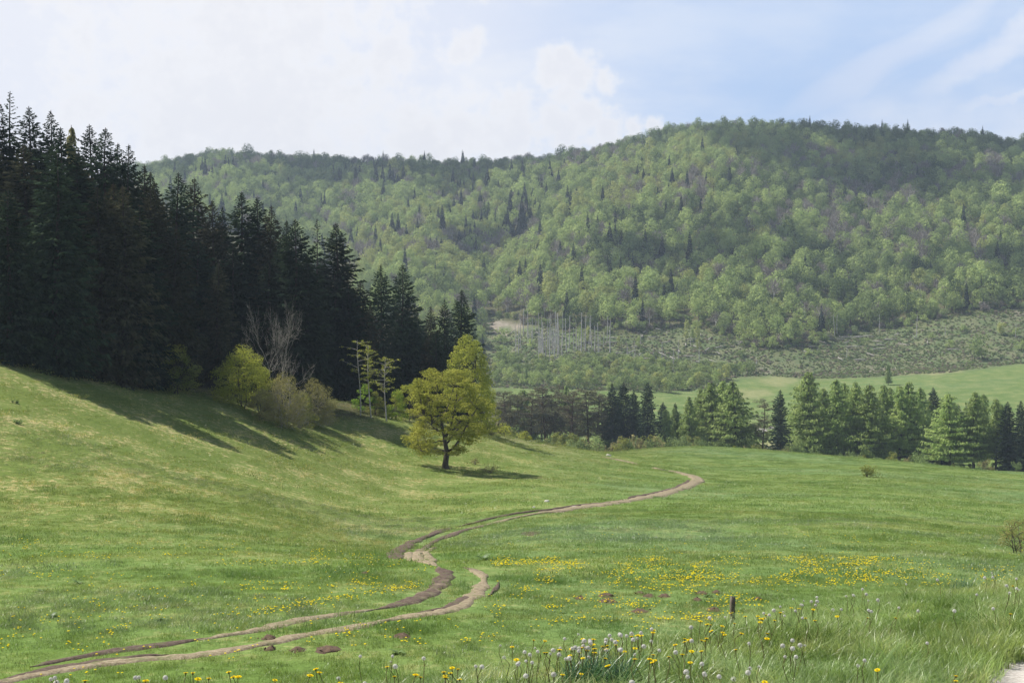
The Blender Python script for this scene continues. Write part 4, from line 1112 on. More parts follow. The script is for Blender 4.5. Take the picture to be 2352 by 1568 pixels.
place_tree('hornbeam_shrub', make_broadleaf(5.0, 2.1, 0.3, 105, 'hedge', 26, 150, 0.16, 0.07, 3, flat=0.6, padr=0.34), *ft(688, 179, 1, 1), 0, 'olive green bush between the two brown twiggy shrubs', 'shrub')
place_tree('hornbeam_shrub', make_broadleaf(4.2, 2.0, 0.3, 112, 'brown', 22, 130, 0.16, 0.07, 3, flat=0.6, padr=0.34), *ft(600, 170, 1, 1), 0, 'low dark bush under the yellow-green shrub, at the tip of the grass', 'shrub')

def slender(seed, H, crown_lo, leaf, n=30, side=1.2):
    """slender sapling: bare pale stem, sprays of leaves near the top"""
    r = np.random.default_rng(seed)
    t = Geo(); z = np.linspace(0, H, 8); P = np.stack([0.25 * np.sin(z * 0.35 + seed), 0.15 * np.cos(z * 0.3 + seed), z], -1); P[:, :2] -= P[0, :2].copy()
    t.add(*tube(P, np.interp(z, [0, H], [0.11, 0.02]), 6)); C = []
    for k in range(n):
        f = crown_lo + (1 - crown_lo) * ((k + r.random()) / n); a = r.uniform(0, 6.28)
        L = side * r.uniform(0.5, 1.5) * (1.25 - abs(f - 0.75) * 1.5)
        c0 = np.array([np.interp(f * H, z, P[:, 0]), np.interp(f * H, z, P[:, 1]), f * H])
        e = c0 + (L * math.cos(a), L * math.sin(a), L * r.uniform(0.0, 0.5)); t.add(*limb(c0, e, 0.035, 0.01, r, -0.05, 4, 5)); C += [e, c0 * .45 + e * .55]
    V, q = pad_leaves(np.array(C), 0.42, 15, 0.17, r, 0.45, 0.6, 0.7, 0.2)
    return {'trunk': t.mesh('sapling_stem', [M['bark_pale']], True), 'crown': Geo().add(V, q).mesh('sapling_crown', [M[leaf]])}
place_tree('slender_tree', slender(1, 11.2, 0.52, 'yellow', 14, 1.5), *ft(828, 204, .98, 1), 0, 'slender half-bare young tree, leftmost of the three pale stems', 'tree', 'slender pale-stemmed trees at the wood edge')
place_tree('slender_tree', slender(2, 10.6, 0.40, 'yellow', 34, 1.0), *ft(852, 203, 1, 1), 0, 'slender young tree with yellow leaves, middle of the three pale stems', 'tree', 'slender pale-stemmed trees at the wood edge')
place_tree('slender_tree', slender(3, 9.0, 0.45, 'yellow', 32, 1.7), *ft(888, 202, 1, 1), 0.5, 'forked young tree with spreading yellow leaves, rightmost of the three pale stems', 'tree', 'slender pale-stemmed trees at the wood edge')
place_tree('maple_sapling', make_broadleaf(4.4, 1.7, 0.5, 106, 'sapling', 22, 85, 0.2, 0.05, 1, flat=0.5, padr=0.34), *ft(838, 208, 1, 1), 0, 'bright lime-green sapling between the pale stems at the wood edge', 'sapling')
place_tree('hornbeam_shrub', make_broadleaf(3.6, 1.6, 0.2, 107, 'hedge', 20, 110, 0.18, 0.05, 3, flat=0.6, padr=0.36), *ft(862, 207, 1, 1), 0, 'dull green shrub behind the middle pale stem', 'shrub')
place_tree('wild_cherry', make_broadleaf(5.8, 2.6, 2.2, 108, 'yellow', 30, 95, 0.2, 0.09, 1, flat=0.45, padr=0.3), *ft(940, 207, 1, 0.95), 0, 'small flat-topped yellow-green tree just left of the lone tree', 'tree')
place_tree('hornbeam_shrub', make_broadleaf(4.4, 1.9, 0.2, 109, 'fresh', 24, 120, 0.17, 0.05, 4, flat=0.7, padr=0.34), *ft(912, 206, 1, 1), 0, 'mid-green shrub under the small flat-topped tree', 'shrub')
place_tree('field_maple', make_broadleaf(14.6, 3.9, 3.2, 110, 'yellow', 90, 150, 0.24, 0.2, 2, flat=0.6, padr=0.27), *ft(1074, 216, 1.06, 1.0), 0, 'tall yellow-green tree behind the lone tree, in front of the last spruce', 'tree')
place_tree('field_maple', make_broadleaf(9.0, 2.8, 0.6, 111, 'yellow', 46, 120, 0.24, 0.1, 3, flat=0.6, padr=0.3), *ft(1112, 222, 1, 0.9), 0, 'lower yellow-green tree leaning out right behind the lone tree', 'tree')
for (u, d, s, lab) in ((1158, 236, 1.3, 'small yellowish bush on the stony rim right of the lone tree'), (1207, 244, 1.1, 'smaller yellowish bush lower down the stony rim'), (1130, 226, 1.0, 'dark little bush in the shade behind the lone tree crown')):
    o = obj('rim_bush', bush_mesh('rim_bush', int(u), 'yellow' if u > 1140 else 'brown', 1.5, 2.0, 9, 60, 0.18), None, foot(u, d), 0, s * .8); tag(o, lab, 'bush')

# ------------------------------------------------------------------ the lone tree in the meadow
def lone_tree():
    r = np.random.default_rng(42)
    x, y, z = at(1024, 1076, 60, 330); mpp = y / FPX
    def p(du, dv, dy=0.0): return np.array([(du - 1024) * mpp, dy, (1076 - dv) * mpp])
    tr = Geo()
    tr.add(*tube([p(1024, 1079), p(1023, 1066), p(1025, 1050), p(1027, 1038), p(1024, 1025), p(1021, 1008)], [0.40, 0.31, 0.27, 0.26, 0.22, 0.19], 12))
    tr.add(*tube([p(1024, 1077), p(1018, 1080, .1)], [0.2, 0.05], 6)); tr.add(*tube([p(1026, 1077), p(1032, 1080, -.1)], [0.2, 0.05], 6)); tr.add(*tube([p(1024, 1077), p(1025, 1082, -.45)], [0.2, 0.05], 6))
    limbs = [  # (points, r0, r1)
     ([p(1021, 1008), p(1018, 990), p(1012, 965, .6), p(1006, 935, 1.0), p(1003, 905, 1.2), p(1000, 880, 1.4)], .17, .05),
     ([p(1022, 1005), p(1034, 985, -.4), p(1040, 960, -.9), p(1048, 925, -1.0), p(1052, 890, -1.2)], .15, .05),
     ([p(1027, 1036), p(1040, 1030, -.4), p(1052, 1015, -.8), p(1064, 990, -1.4), p(1080, 965, -1.8), p(1096, 935, -2.2)], .14, .04),
     ([p(1024, 1020), p(1040, 1000, .8), p(1054, 982, 1.4), p(1076, 962, 2.0), p(1100, 950, 2.4)], .11, .03),
     ([p(1018, 992), p(1000, 985, .5), p(975, 983, .8), p(950, 995, .6)], .08, .03),
     ([p(1018, 985), p(1000, 968, -.8), p(975, 955, -1.6), p(945, 955, -2.2)], .10, .03),
     ([p(1023, 1012), p(1005, 1012, -.6), p(985, 1020, -1.2), p(970, 1032, -1.5)], .06, .02),
     ([p(1008, 945, .8), p(985, 915, 1.4), p(965, 890, 1.8)], .08, .03),
     ([p(1015, 978, .2), p(1020, 950, 2.0), p(1030, 925, 3.0)], .09, .03),
     ([p(1030, 990), p(1050, 980, -1.8), p(1060, 965, -3.0)], .09, .03),
     ([p(1018, 990), p(1004, 985, -1.8), p(995, 970, -3.0)], .08, .03),
    ]
    for (pts, a, b) in limbs:
        tt = np.linspace(0, 1, len(pts)); t2 = np.linspace(0, 1, 12); pts = np.array(pts)
        P = np.stack([np.interp(t2, tt, pts[:, c]) for c in range(3)], -1) + r.normal(size=(12, 3)) * 0.035
        P[0] = pts[0]; tr.add(*tube(P, np.linspace(a, b, 12), 7))
    # crown outline from the photo rows: left/right extents per row
    rows = [(850, 985, 1060), (862, 962, 1086), (880, 944, 1100), (900, 930, 1118), (918, 945, 1134), (936, 936, 1142), (955, 926, 1144), (975, 920, 1140), (992, 922, 1128), (1008, 926, 1102), (1022, 936, 1078), (1034, 952, 1070), (1044, 975, 1058)]
    rv = np.array([q[0] for q in rows]); lu = np.array([q[1] for q in rows]); ru = np.array([q[2] for q in rows])
    C = []
    tries = 0
    while len(C) < 265 and tries < 60000:
        tries += 1
        v = r.uniform(848, 1042); l, rr = np.interp(v, rv, lu), np.interp(v, rv, ru)
        cx, hw = (l + rr) / 2, (rr - l) / 2
        a = r.uniform(0, 6.28); q = r.uniform(0.25, 0.93) ** 0.55
        du = cx + hw * q * math.cos(a); dy = hw * mpp * 0.95 * q * math.sin(a)
        if v > 1010 and q < 0.28: continue
        if v > 1008 and (du > 1012 and du < 1038): continue
        c = p(du, v, dy)
        if any(np.linalg.norm((c - o) * (1, 1, 1.6)) < 0.55 for o in C): continue
        C.append(c)
    C = np.array(C)
    skel = np.concatenate([np.array(l[0]) for l in limbs])
    tw = Geo()
    for c in C:
        k = int(np.argmin(np.linalg.norm((skel - c) * (1, 1, 0.8), axis=1) + 0.6 * np.maximum(skel[:, 2] - c[2], 0)))
        tw.add(*limb(skel[k], c, 0.035, 0.008, r, -0.08, 3, 6, 0.06))
    V, q = pad_leaves(C, 0.66 * r.uniform(0.7, 1.2, len(C)), 110, 0.15, r, 0.42, 0.9, 0.7, 0.15, 0.7)
    # drooping sprigs at the rim
    e = C[np.abs(C[:, 0]) + 0.0 > 2.4]
    V2, q2 = pad_leaves(e + np.array([0, 0, -0.35]), 0.55, 50, 0.14, r, 1.0, 0.5, 0.7, 0.2, 0.8)
    root = bpy.data.objects.new('lone_tree', None); COL.objects.link(root); root.location = (x, y, z)
    tag(root, 'lone spreading tree with yellow-green crown standing in the open meadow', 'tree')
    obj('trunk', tr.mesh('lone_trunk', [M['bark']], True), root)
    obj('branches', tw.mesh('lone_branches', [M['bark']], True), root)
    obj('crown', Geo().add(V, q).add(V2, q2).mesh('lone_crown', [M['lone']]), root)
lone_tree()
b = obj('twiggy_bush', bush_mesh('twiggy_bush', 71, 'brown', 0.9, 0.8, 8, 40, 0.10, 0.7, 'bark_twig'), None, at(1090, 1066, 60, 330), 0, 1.0); tag(b, 'small reddish twiggy bush just right of the lone tree trunk', 'bush')
b = obj('twiggy_bush', bush_mesh('twiggy_bush', 72, 'brown', 1.1, 0.9, 10, 50, 0.10, 0.7, 'bark_twig'), None, at(1128, 1085, 60, 330), 0, 1.0); tag(b, 'small brown bush in the shadow right of the lone tree', 'bush')

# ------------------------------------------------------------------ the row of trees beyond the crest
ROW = [  # kind, u, top row, depth, width, label
 ('pine', 1162, 896, 372, 1.0, 0, 'dark pine, leftmost in the tree row, partly behind the lone tree'),
 ('pine', 1183, 901, 385, 1.0, 1, 'dark pine second from the left end of the tree row'),
 ('larp', 1203, 889, 392, 1.1, 0, 'pale green larch between the second and third pines of the row'),
 ('pine', 1224, 897, 370, 0.9, 2, 'brownish pine right of the first pale larch in the row'),
 ('pine', 1254, 886, 375, 1.1, 0, 'broad-crowned brownish pine, tallest of the left pines in the row'),
 ('pine', 1290, 878, 398, 0.7, 1, 'dark pine whose tip stands highest above the left pines'),
 ('larp', 1306, 881, 392, 0.8, 1, 'narrow pale larch just right of the highest pine tip'),
 ('pine', 1322, 893, 368, 0.9, 2, 'pine with bare double stem left of the dark spruce clump'),
 ('pine', 1344, 891, 372, 1.0, 0, 'pine with long bare trunk in the row left of the spruce clump'),
 ('pine', 1369, 897, 370, 0.9, 1, 'last pine before the dark spruce clump of the row'),
 ('spruce', 1406, 877, 372, .95, 1, 'leftmost dark spruce of the clump of four in the tree row'),
 ('spruce', 1432, 875, 380, 1.0, 0, 'second dark spruce of the clump of four in the tree row'),
 ('spruce', 1456, 893, 384, .8, 3, 'third and shortest spruce of the clump of four in the tree row'),
 ('spruce', 1488, 875, 372, 1.0, 1, 'rightmost and broadest spruce of the clump of four in the tree row'),
 ('larp', 1530, 933, 372, .75, 0, 'short pale young larch just right of the spruce clump'),
 ('larp', 1554, 923, 376, .8, 1, 'thin young larch with visible dark stem, second from the spruce clump'),
 ('lar', 1585, 908, 372, .8, 1, 'light green larch of middling height left of the tall larch group'),
 ('lar', 1606, 889, 380, .85, 0, 'light green larch at the left side of the tall larch group'),
 ('lar', 1636, 874, 376, 1.0, 2, 'tall feathery larch in the middle of the larch group'),
 ('lar', 1658, 870, 384, 1.0, 1, 'tallest larch of the group left of the open gap'),
 ('lar', 1686, 872, 372, 1.15, 0, 'broad larch beside the open gap with hanging boughs'),
 ('pine', 1173, 912, 378, 0.9, 2, 'low brownish pine squeezed between the two leftmost pines'),
 ('pine', 1240, 905, 384, 0.9, 0, 'lower pine behind the broad-crowned brownish pine, on its left'),
 ('pine', 1273, 900, 380, 0.9, 1, 'lower pine between the broad-crowned pine and the highest pine tip'),
 ('pine', 1309, 903, 376, 0.85, 0, 'low pine under the narrow pale larch tip'),
 ('pine', 1356, 906, 380, 0.85, 2, 'low pine just left of the last pine before the spruce clump'),
 ('pine', 1386, 908, 386, 0.8, 0, 'pine half hidden by the leftmost spruce of the clump'),
 ('pine', 1751, 914, 366, .8, 2, 'grey-green pine standing alone in the gap beside a dark spruce'),
 ('spruce', 1792, 893, 362, 1.0, 1, 'single dark spruce standing right of the gap in the tree row'),
 ('lar', 1860, 850, 372, 1.05, 0, 'tallest larch of the long right-hand row, at its left end'),
 ('lar', 1892, 886, 380, .85, 3, 'lower larch tucked behind the tallest one of the right-hand row'),
 ('lar', 1920, 868, 370, .95, 1, 'light larch, third from the left in the right-hand row'),
 ('lar', 1943, 876, 384, .85, 2, 'larch, fourth from the left in the right-hand row, slightly behind'),
 ('lar', 1962, 873, 372, .85, 0, 'larch, fifth from the left in the right-hand row'),
 ('lar', 1997, 880, 368, 1.0, 2, 'larch with a round top in front of the white-walled house'),
 ('lar', 2028, 879, 374, .8, 3, 'thin larch with visible dark stem beside the white-walled house'),
 ('lar', 2046, 887, 384, .8, 1, 'larch behind the thin dark-stemmed one in the right-hand row'),
 ('lar', 2065, 881, 370, .85, 3, 'open-crowned larch midway along the right-hand row'),
 ('lar', 2091, 873, 372, .95, 0, 'tall larch right of the middle of the right-hand row'),
 ('lar', 2117, 887, 380, .9, 1, 'larch just left of the spruce tip in the right-hand row'),
 ('spruce', 2143, 887, 392, .9, 0, 'dark spruce rising behind the larches of the right-hand row'),
 ('lar', 2180, 900, 360, 1.05, 2, 'broad larch standing forward right of the spruce tip'),
 ('lar', 2237, 897, 358, 1.0, 0, 'larch right of the broad forward one, near the right end'),
 ('lar', 2260, 903, 364, .9, 1, 'larch in the last larch group, middle one near the right end'),
 ('lar', 2287, 911, 360, .85, 3, 'last light larch before the dark spruces at the right end'),
 ('spruce', 2315, 920, 352, 1.0, 3, 'dark spruce just left of the right-hand edge spruce'),
 ('spruce', 2345, 918, 350, 1.05, 1, 'dark spruce cut by the right edge of the view'),
 ('spruce', 2385, 905, 352, 1.0, 0, 'dark spruce of the row just past the right edge'),
 ('spruce', 1640, 950, 392, 1.1, 3, 'dark low spruce hidden inside the tall larch group'),
 ('spruce', 1700, 965, 380, .9, 1, 'low dark spruce at the foot of the broad larch by the gap'),
 ('spruce', 1905, 980, 386, 1.0, 0, 'low dark spruce under the third larch of the right-hand row'),
 ('spruce', 2098, 955, 372, 1.0, 1, 'dark spruce showing low between larches left of the spruce tip'),
 ('spruce', 2160, 945, 368, .9, 3, 'low dark spruce under the spruce tip of the right-hand row'),
]
ROWSP = [make_spruce(26, 6.2, 61, 'spruce', 1.2, 0.5, power=.80), make_spruce(26, 5.8, 62, 'spruce', 1.2, 0.4, power=.85), make_spruce(26, 6.6, 63, 'spruce', 1.2, 0.55, power=.75)]
def tree_row():
    r = np.random.default_rng(9)
    base = {'pine': (PIN, 21, 'pine_tree', 'pines in the row beyond the crest'), 'lar': (LAR, 24, 'larch_tree', 'larches in the row beyond the crest'),
            'larp': (LARP, 20, 'larch_tree', 'larches in the row beyond the crest'), 'spruce': (ROWSP, 26, 'spruce_tree', 'spruces in the row beyond the crest')}
    for (kd, u, vt, d, w, k, lab) in ROW:
        loc, H = tall(u, vt, d); L, H0, nm, grp = base[kd]
        sw = {'pine': 1.6, 'lar': 1.72, 'larp': 1.7, 'spruce': 0.95}[kd]
        place_tree(nm, L[k % len(L)], loc, H / H0, w * sw * H / H0, r.uniform(0, 6.28), lab, 'tree', grp)
    # a second, lower rank that closes the gaps of the row
    for k in range(44):
        u = r.uniform(1150, 1705) if k % 2 else r.uniform(1860, 2345); d = r.uniform(388, 410); kd = 'pine' if u < 1390 else ('lar' if r.random() < .75 else 'spruce')
        vt = np.interp(u, [1150, 1380, 1500, 1560, 1620, 1705, 1860, 2120, 2345], [915, 912, 905, 945, 900, 905, 890, 900, 925]) + r.uniform(0, 22); loc, H = tall(u, vt, d); L, H0, nm, grp = base[kd]
        place_tree(nm, L[k % len(L)], loc, H / H0, {'pine': 1.5, 'lar': 1.5, 'spruce': 0.95}[kd] * H / H0, r.uniform(0, 6.28), '%s in the second rank of the row, %s' % ({'pine': 'pine', 'lar': 'larch', 'spruce': 'spruce'}[kd],
                   [w for q, w in ((1220, 'behind the leftmost pines'), (1300, 'behind the broad-crowned pine'), (1390, 'behind the bare-stemmed pines'), (1520, 'behind the four dark spruces'), (1620, 'behind the young larches'), (1710, 'behind the tall larch group'), (1930, 'behind the tallest larch'), (2040, 'by the white-walled house'), (2120, 'behind the middle larches'), (2220, 'behind the broad forward larch'), (9999, 'near the right end')) if u < q][0]), 'tree', grp)
    # more of the same row past the right edge
    for k in range(16):
        u = 2400 + k * 55; loc, H = tall(u, 890 + r.uniform(-12, 15), 352 + r.uniform(-8, 14))
        place_tree('larch_tree', LAR[int(r.integers(0, 4))], loc, H / 24, .85 * H / 24, r.uniform(0, 6.28), 'larch of the row going on past the right edge', 'tree', 'larches in the row beyond the crest')
tree_row()

SH = [bush_mesh('row_shrub', 200 + k, m, 2.0, 3.6, 12, 55, 0.32, 0.8, st) for k, (m, st) in enumerate((('h_dark', 'bark'), ('brown', 'bark_twig'), ('hedge', 'bark'), ('h_mid', 'bark')))]
def row_shrubs():
    r = np.random.default_rng(77); k = 0
    for u in np.arange(1140, 2400, 13.0):
        gap = 1712 < u < 1775
        d = r.uniform(338, 372); uu = u + r.uniform(-5, 5); x, y, z = at_depth(uu, d)
        crest = np.interp(uu, [1130, 1250, 1400, 1700, 2000, 2352], [985, 1016, 1020, 1028, 1055, 1086])
        top = crest - r.uniform(8, 30) * (0.55 if gap else 1)
        H = max(1.0, (CV - top) / FPX * d - z)
        kk = int(r.integers(0, 4))
        spot = ('under the pines at the left of the tree row' if uu < 1385 else 'at the foot of the four dark spruces' if uu < 1510 else 'under the larch group left of the gap' if uu < 1712 else
                'in the open gap of the tree row' if gap else 'beneath the right-hand larch row' if uu < 2200 else 'below the last larches and spruces of the row')
        tone = ('dark green', 'brown twiggy', 'olive green', 'mid-green')[kk]
        o = obj('undergrowth_shrub', SH[kk], None, (x, y, z - 0.1), r.uniform(0, 6.28), (H / 3.4 * r.uniform(.55, .8), H / 3.4 * r.uniform(.55, .8), H / 3.5))
        tag(o, '%s shrub %s' % (tone, spot), 'shrub', 'undergrowth shrubs along the tree row')
row_shrubs()
# ================================================================== THE FAR SLOPE
HILL_LEAF = ['h_light', 'h_mid', 'h_dark', 'h_yell']
HT = {m: [hill_tree(300 + 10 * i + k, m, 13, 5.0 * (0.9 + 0.1 * k)) for k in range(4)] for i, m in enumerate(HILL_LEAF)}
HB = [hill_bare(400 + k, 13, 4.3 + 0.3 * k) for k in range(3)]
HS = [hill_spruce(420 + k, 17, 2.8 + 0.3 * k) for k in range(3)]
TONE = {'h_light': 'light green', 'h_mid': 'mid-green', 'h_dark': 'dark green', 'h_yell': 'yellowish'}

def hill_zone(u, v, t):
    a = [w for q, w in ((480, 'over the first spruce gap'), (640, 'over the trio of near spruces'), (740, 'over the twin-topped spruces'), (860, 'over the broadest near spruce'), (980, 'over the equal pair of spruces'), (1120, 'over the last near spruce'),
         (1200, 'over the scree patch'), (1300, 'over the densest grey trunks'), (1430, 'over the thin grey trunks'), (1560, 'over the left logs'), (1700, 'over the middle logs'), (1850, 'over the row gap'),
         (1960, 'over the tallest larch'), (2080, 'over the white-walled house'), (2200, 'over the right-hand logs'), (9999, 'near the right edge')) if u < q][0]
    b = [w for q, w in ((0.08, 'at the wood foot'), (0.2, 'low in the hill wood'), (0.36, 'a third up the hill'), (0.54, 'halfway up the hill'), (0.72, 'two thirds up the hill'), (0.92, 'near the hill top'), (9, 'on the ridge line')) if t < q][0]
    return b, a

def hill_woods():
    r = np.random.default_rng(2024)
    pts = []
    sp = 7.7
    ys = np.arange(625, 1420, sp * 0.92)
    for iy, y0 in enumerate(ys):
        half = y0 * math.tan(R(38))
        xs = np.arange(-half, half * 1.05, sp) + (iy % 2) * sp / 2
        x = xs + r.uniform(-3.6, 3.6, len(xs)); y = y0 + r.uniform(-3.6, 3.6, len(xs))
        pts.append(np.stack([x, y], -1))
    P = np.concatenate(pts); z = ground(P[:, 0], P[:, 1])
    u, v = pix(P[:, 0], P[:, 1], z)
    rd = np.interp(u, RIDGE_U, RIDGE_D); t = (P[:, 1] - 640) / (rd - 640)
    top = np.interp(u, CLEAR_U, CLEAR_V) + 10 * fbm(P[:, 0] / 18, P[:, 1] / 18, 71, 3)
    keep = ((v < top) & (u > 1110) | (u <= 1110) & (v < 860)) & (t < 1.07) & (t > -0.05) & (u > -500) & (u < 3650)
    # nothing of the slope shows behind the left wood below its tops
    hide = np.interp(u, [-500, 300, 340, 480, 620, 700, 800, 840, 940, 1000, 1110], [330, 370, 420, 480, 520, 580, 560, 720, 680, 780, 850])
    keep &= (v - 40 < hide) | (u > 1110)
    P, z, u, v, t = P[keep], z[keep], u[keep], v[keep], t[keep]
    n = len(P)
    # mixture of kinds in drifts
    sprN = fbm(P[:, 0] / 70, P[:, 1] / 120, 91, 3)
    bareN = fbm(P[:, 0] / 60 + 3, P[:, 1] / 60, 95, 3)
    toneN = fbm(P[:, 0] / 90, P[:, 1] / 90, 97, 3)
    ps = np.where((u < 1700), 0.05, 0.012) + 0.30 * sstep(sprN, 0.18, 0.5) * (u < 1500) + 0.14 * np.exp(-((u - 1150) / 160) ** 2 - ((v - 480) / 90) ** 2) - 0.05 * (t > 0.80)
    pb = 0.09 + 0.34 * sstep(bareN, 0.0, 0.38) * (t > 0.12)
    q = r.random(n)
    kind = np.where(q < ps, 2, np.where(q < ps + pb, 1, 0))
    leafk = np.array([0] * n); q2 = r.random(n) + 0.9 * toneN
    leafk = np.where(q2 > 0.93, 3, np.where(q2 > 0.42, 0, np.where(q2 > 0.12, 1, 2)))
    leafk = np.where((t > 0.90) & (leafk != 2), np.where(r.random(n) < .5, 2, 1), leafk)
    sc = r.uniform(0.66, 1.2, n) * np.where(t < 0.12, r.uniform(0.6, 0.95, n), 1.0) * np.where(t > 0.9, 0.9, 1)
    sc = np.where(r.random(n) < 0.05, sc * 1.25, sc)
    hsc = sc * r.uniform(0.85, 1.15, n)
    rz = r.uniform(0, 6.28, n); var = r.integers(0, 4, n)
    vis = (u > 330) & (u < 2352) & ((u > 1110) | (v - 40 < hide[keep]))
    size = hsc / P[:, 1] * np.where(vis, 1, 0)
    indiv = np.zeros(n, bool)
    for kd, cap in ((0, 300), (1, 260), (2, 150)):
        ids = np.nonzero(kind == kd)[0]; ids = ids[np.argsort(-size[ids])][:cap]; indiv[ids[size[ids] > 0]] = True
    SZ = lambda i: 'large' if hsc[i] > 1.05 else 'small' if hsc[i] < 0.78 else 'middling'
    for i in np.nonzero(indiv)[0]:
        b_, a_ = hill_zone(u[i], v[i], t[i]); loc = (P[i, 0], P[i, 1], z[i] - 0.5)
        if kind[i] == 0:
            m = HILL_LEAF[leafk[i]]
            o = obj('broadleaf_tree', HT[m][var[i]], None, loc, rz[i], (sc[i], sc[i], hsc[i]))
            tag(o, '%s %s tree %s %s' % (SZ(i), TONE[m], b_, a_), 'tree', 'broadleaf trees on the wooded hill')
        elif kind[i] == 1:
            o = obj('bare_tree', HB[var[i] % 3], None, loc, rz[i], (sc[i], sc[i], hsc[i]))
            tag(o, '%s grey-brown leafless tree %s %s' % (SZ(i), b_, a_), 'tree', 'leafless trees on the wooded hill')
        else:
            o = obj('spruce_tree', HS[var[i] % 3], None, loc, rz[i], (sc[i], sc[i], hsc[i]))
            tag(o, '%s dark spruce %s %s' % (SZ(i), b_, a_), 'tree', 'dark spruces on the wooded hill')
    rest = ~indiv
    meshes = [HT[m][k] for m in HILL_LEAF for k in range(4)] + HB + HS
    idx = np.where(kind == 0, leafk * 4 + var, np.where(kind == 1, 16 + var % 3, 19 + var % 3))
    rot = np.stack([0 * rz, 0 * rz, rz], -1)[rest]
    scl = np.stack([sc, sc, hsc], -1)[rest]
    scatter('hill_forest', np.stack([P[:, 0], P[:, 1], z - 0.5], -1)[rest], rot, scl, idx[rest], meshes, 'mixed spring woodland covering the upper slope of the hill up to the ridge')
    print('hill trees', n, 'individual', int(indiv.sum()))
hill_woods()

# ridge-line spruces that stand out against the sky
for (u, vt, lab) in ((721, 341, 'small dark spruce tip on the far left ridge line against pale cloud'), (880, 345, 'dark spruce tip on the ridge above the broadest near spruce'), (975, 345, 'dark spruce tip in the ridge group right of the solitary one'),
                     (1062, 343, 'dark spruce tip on the ridge above the last near spruce'), (1860, 264, 'tiny spruce tip on the highest part of the ridge'), (2026, 273, 'dark spruce tip on the right ridge, left one of two'),
                     (2085, 272, 'dark spruce tip on the right ridge, right one of two'), (2257, 288, 'dark spruce on the falling ridge near the right edge')):
    d = float(np.interp(u, RIDGE_U, RIDGE_D)) - 6; loc, H = tall(u, vt, d)
    o = obj('ridge_spruce', HS[0], None, loc, 0.3, (0.9, 0.9, H / 17)); tag(o, lab, 'tree', 'spruce tips on the ridge line')

# ------------------------------------------------------------------ the clear-felled slope: dead trunks, logs, scrub
def snag_mesh(seed, H=14.0):
    r = np.random.default_rng(seed); g = Geo()
    z = np.linspace(-0.3, H, 6); P = np.stack([0.1 * np.sin(z * .3 + seed), 0.1 * np.cos(z * .4), z], -1)
    g.add(*tube(P, np.interp(z, [0, H], [0.26, 0.10]), 6))
    for k in range(26):
        f = r.uniform(0.25, 1.0); a = r.uniform(0, 6.28); L = r.uniform(0.4, 1.4) * (1.25 - f); c = np.array([0.1 * math.sin(f * H * .3 + seed), 0.1 * math.cos(f * H * .4), f * H])
        g.add(*tube([c, c + (L * math.cos(a), L * math.sin(a), -0.15 * L)], [0.06, 0.03], 3))
    return g.mesh('dead_trunk', [M['deadwood']])
SN = [snag_mesh(500 + k) for k in range(4)]
SNAGS = [(1185, 756, 812), (1196, 733, 800), (1202, 708, 772), (1211, 714, 775), (1224, 728, 790), (1231, 729, 770), (1237, 770, 825), (1242, 765, 822), (1246, 740, 815), (1253, 764, 820), (1262, 730, 800), (1264, 772, 828), (1268, 760, 812), (1275, 715, 812),
         (1281, 719, 815), (1284, 722, 812), (1291, 765, 820), (1301, 732, 808), (1307, 725, 800), (1324, 768, 802), (1330, 765, 808), (1335, 718, 812), (1341, 760, 800), (1344, 724, 805), (1352, 770, 808), (1358, 725, 800), (1366, 750, 805), (1375, 742, 818),
         (1387, 762, 798), (1400, 735, 812), (1323, 760, 798), (1248, 775, 815), (1277, 740, 800), (1213, 742, 790), (1318, 752, 806), (1458, 783, 828), (1472, 767, 795), (1558, 780, 825), (1521, 786, 838), (1546, 800, 850), (1607, 785, 838), (1587, 772, 796), (1440, 790, 822), (1500, 800, 815),
         (1917, 722, 770), (1922, 724, 768), (2020, 722, 765), (2105, 726, 775), (2171, 744, 770), (1945, 798, 822), (2332, 742, 775), (1738, 822, 838)]
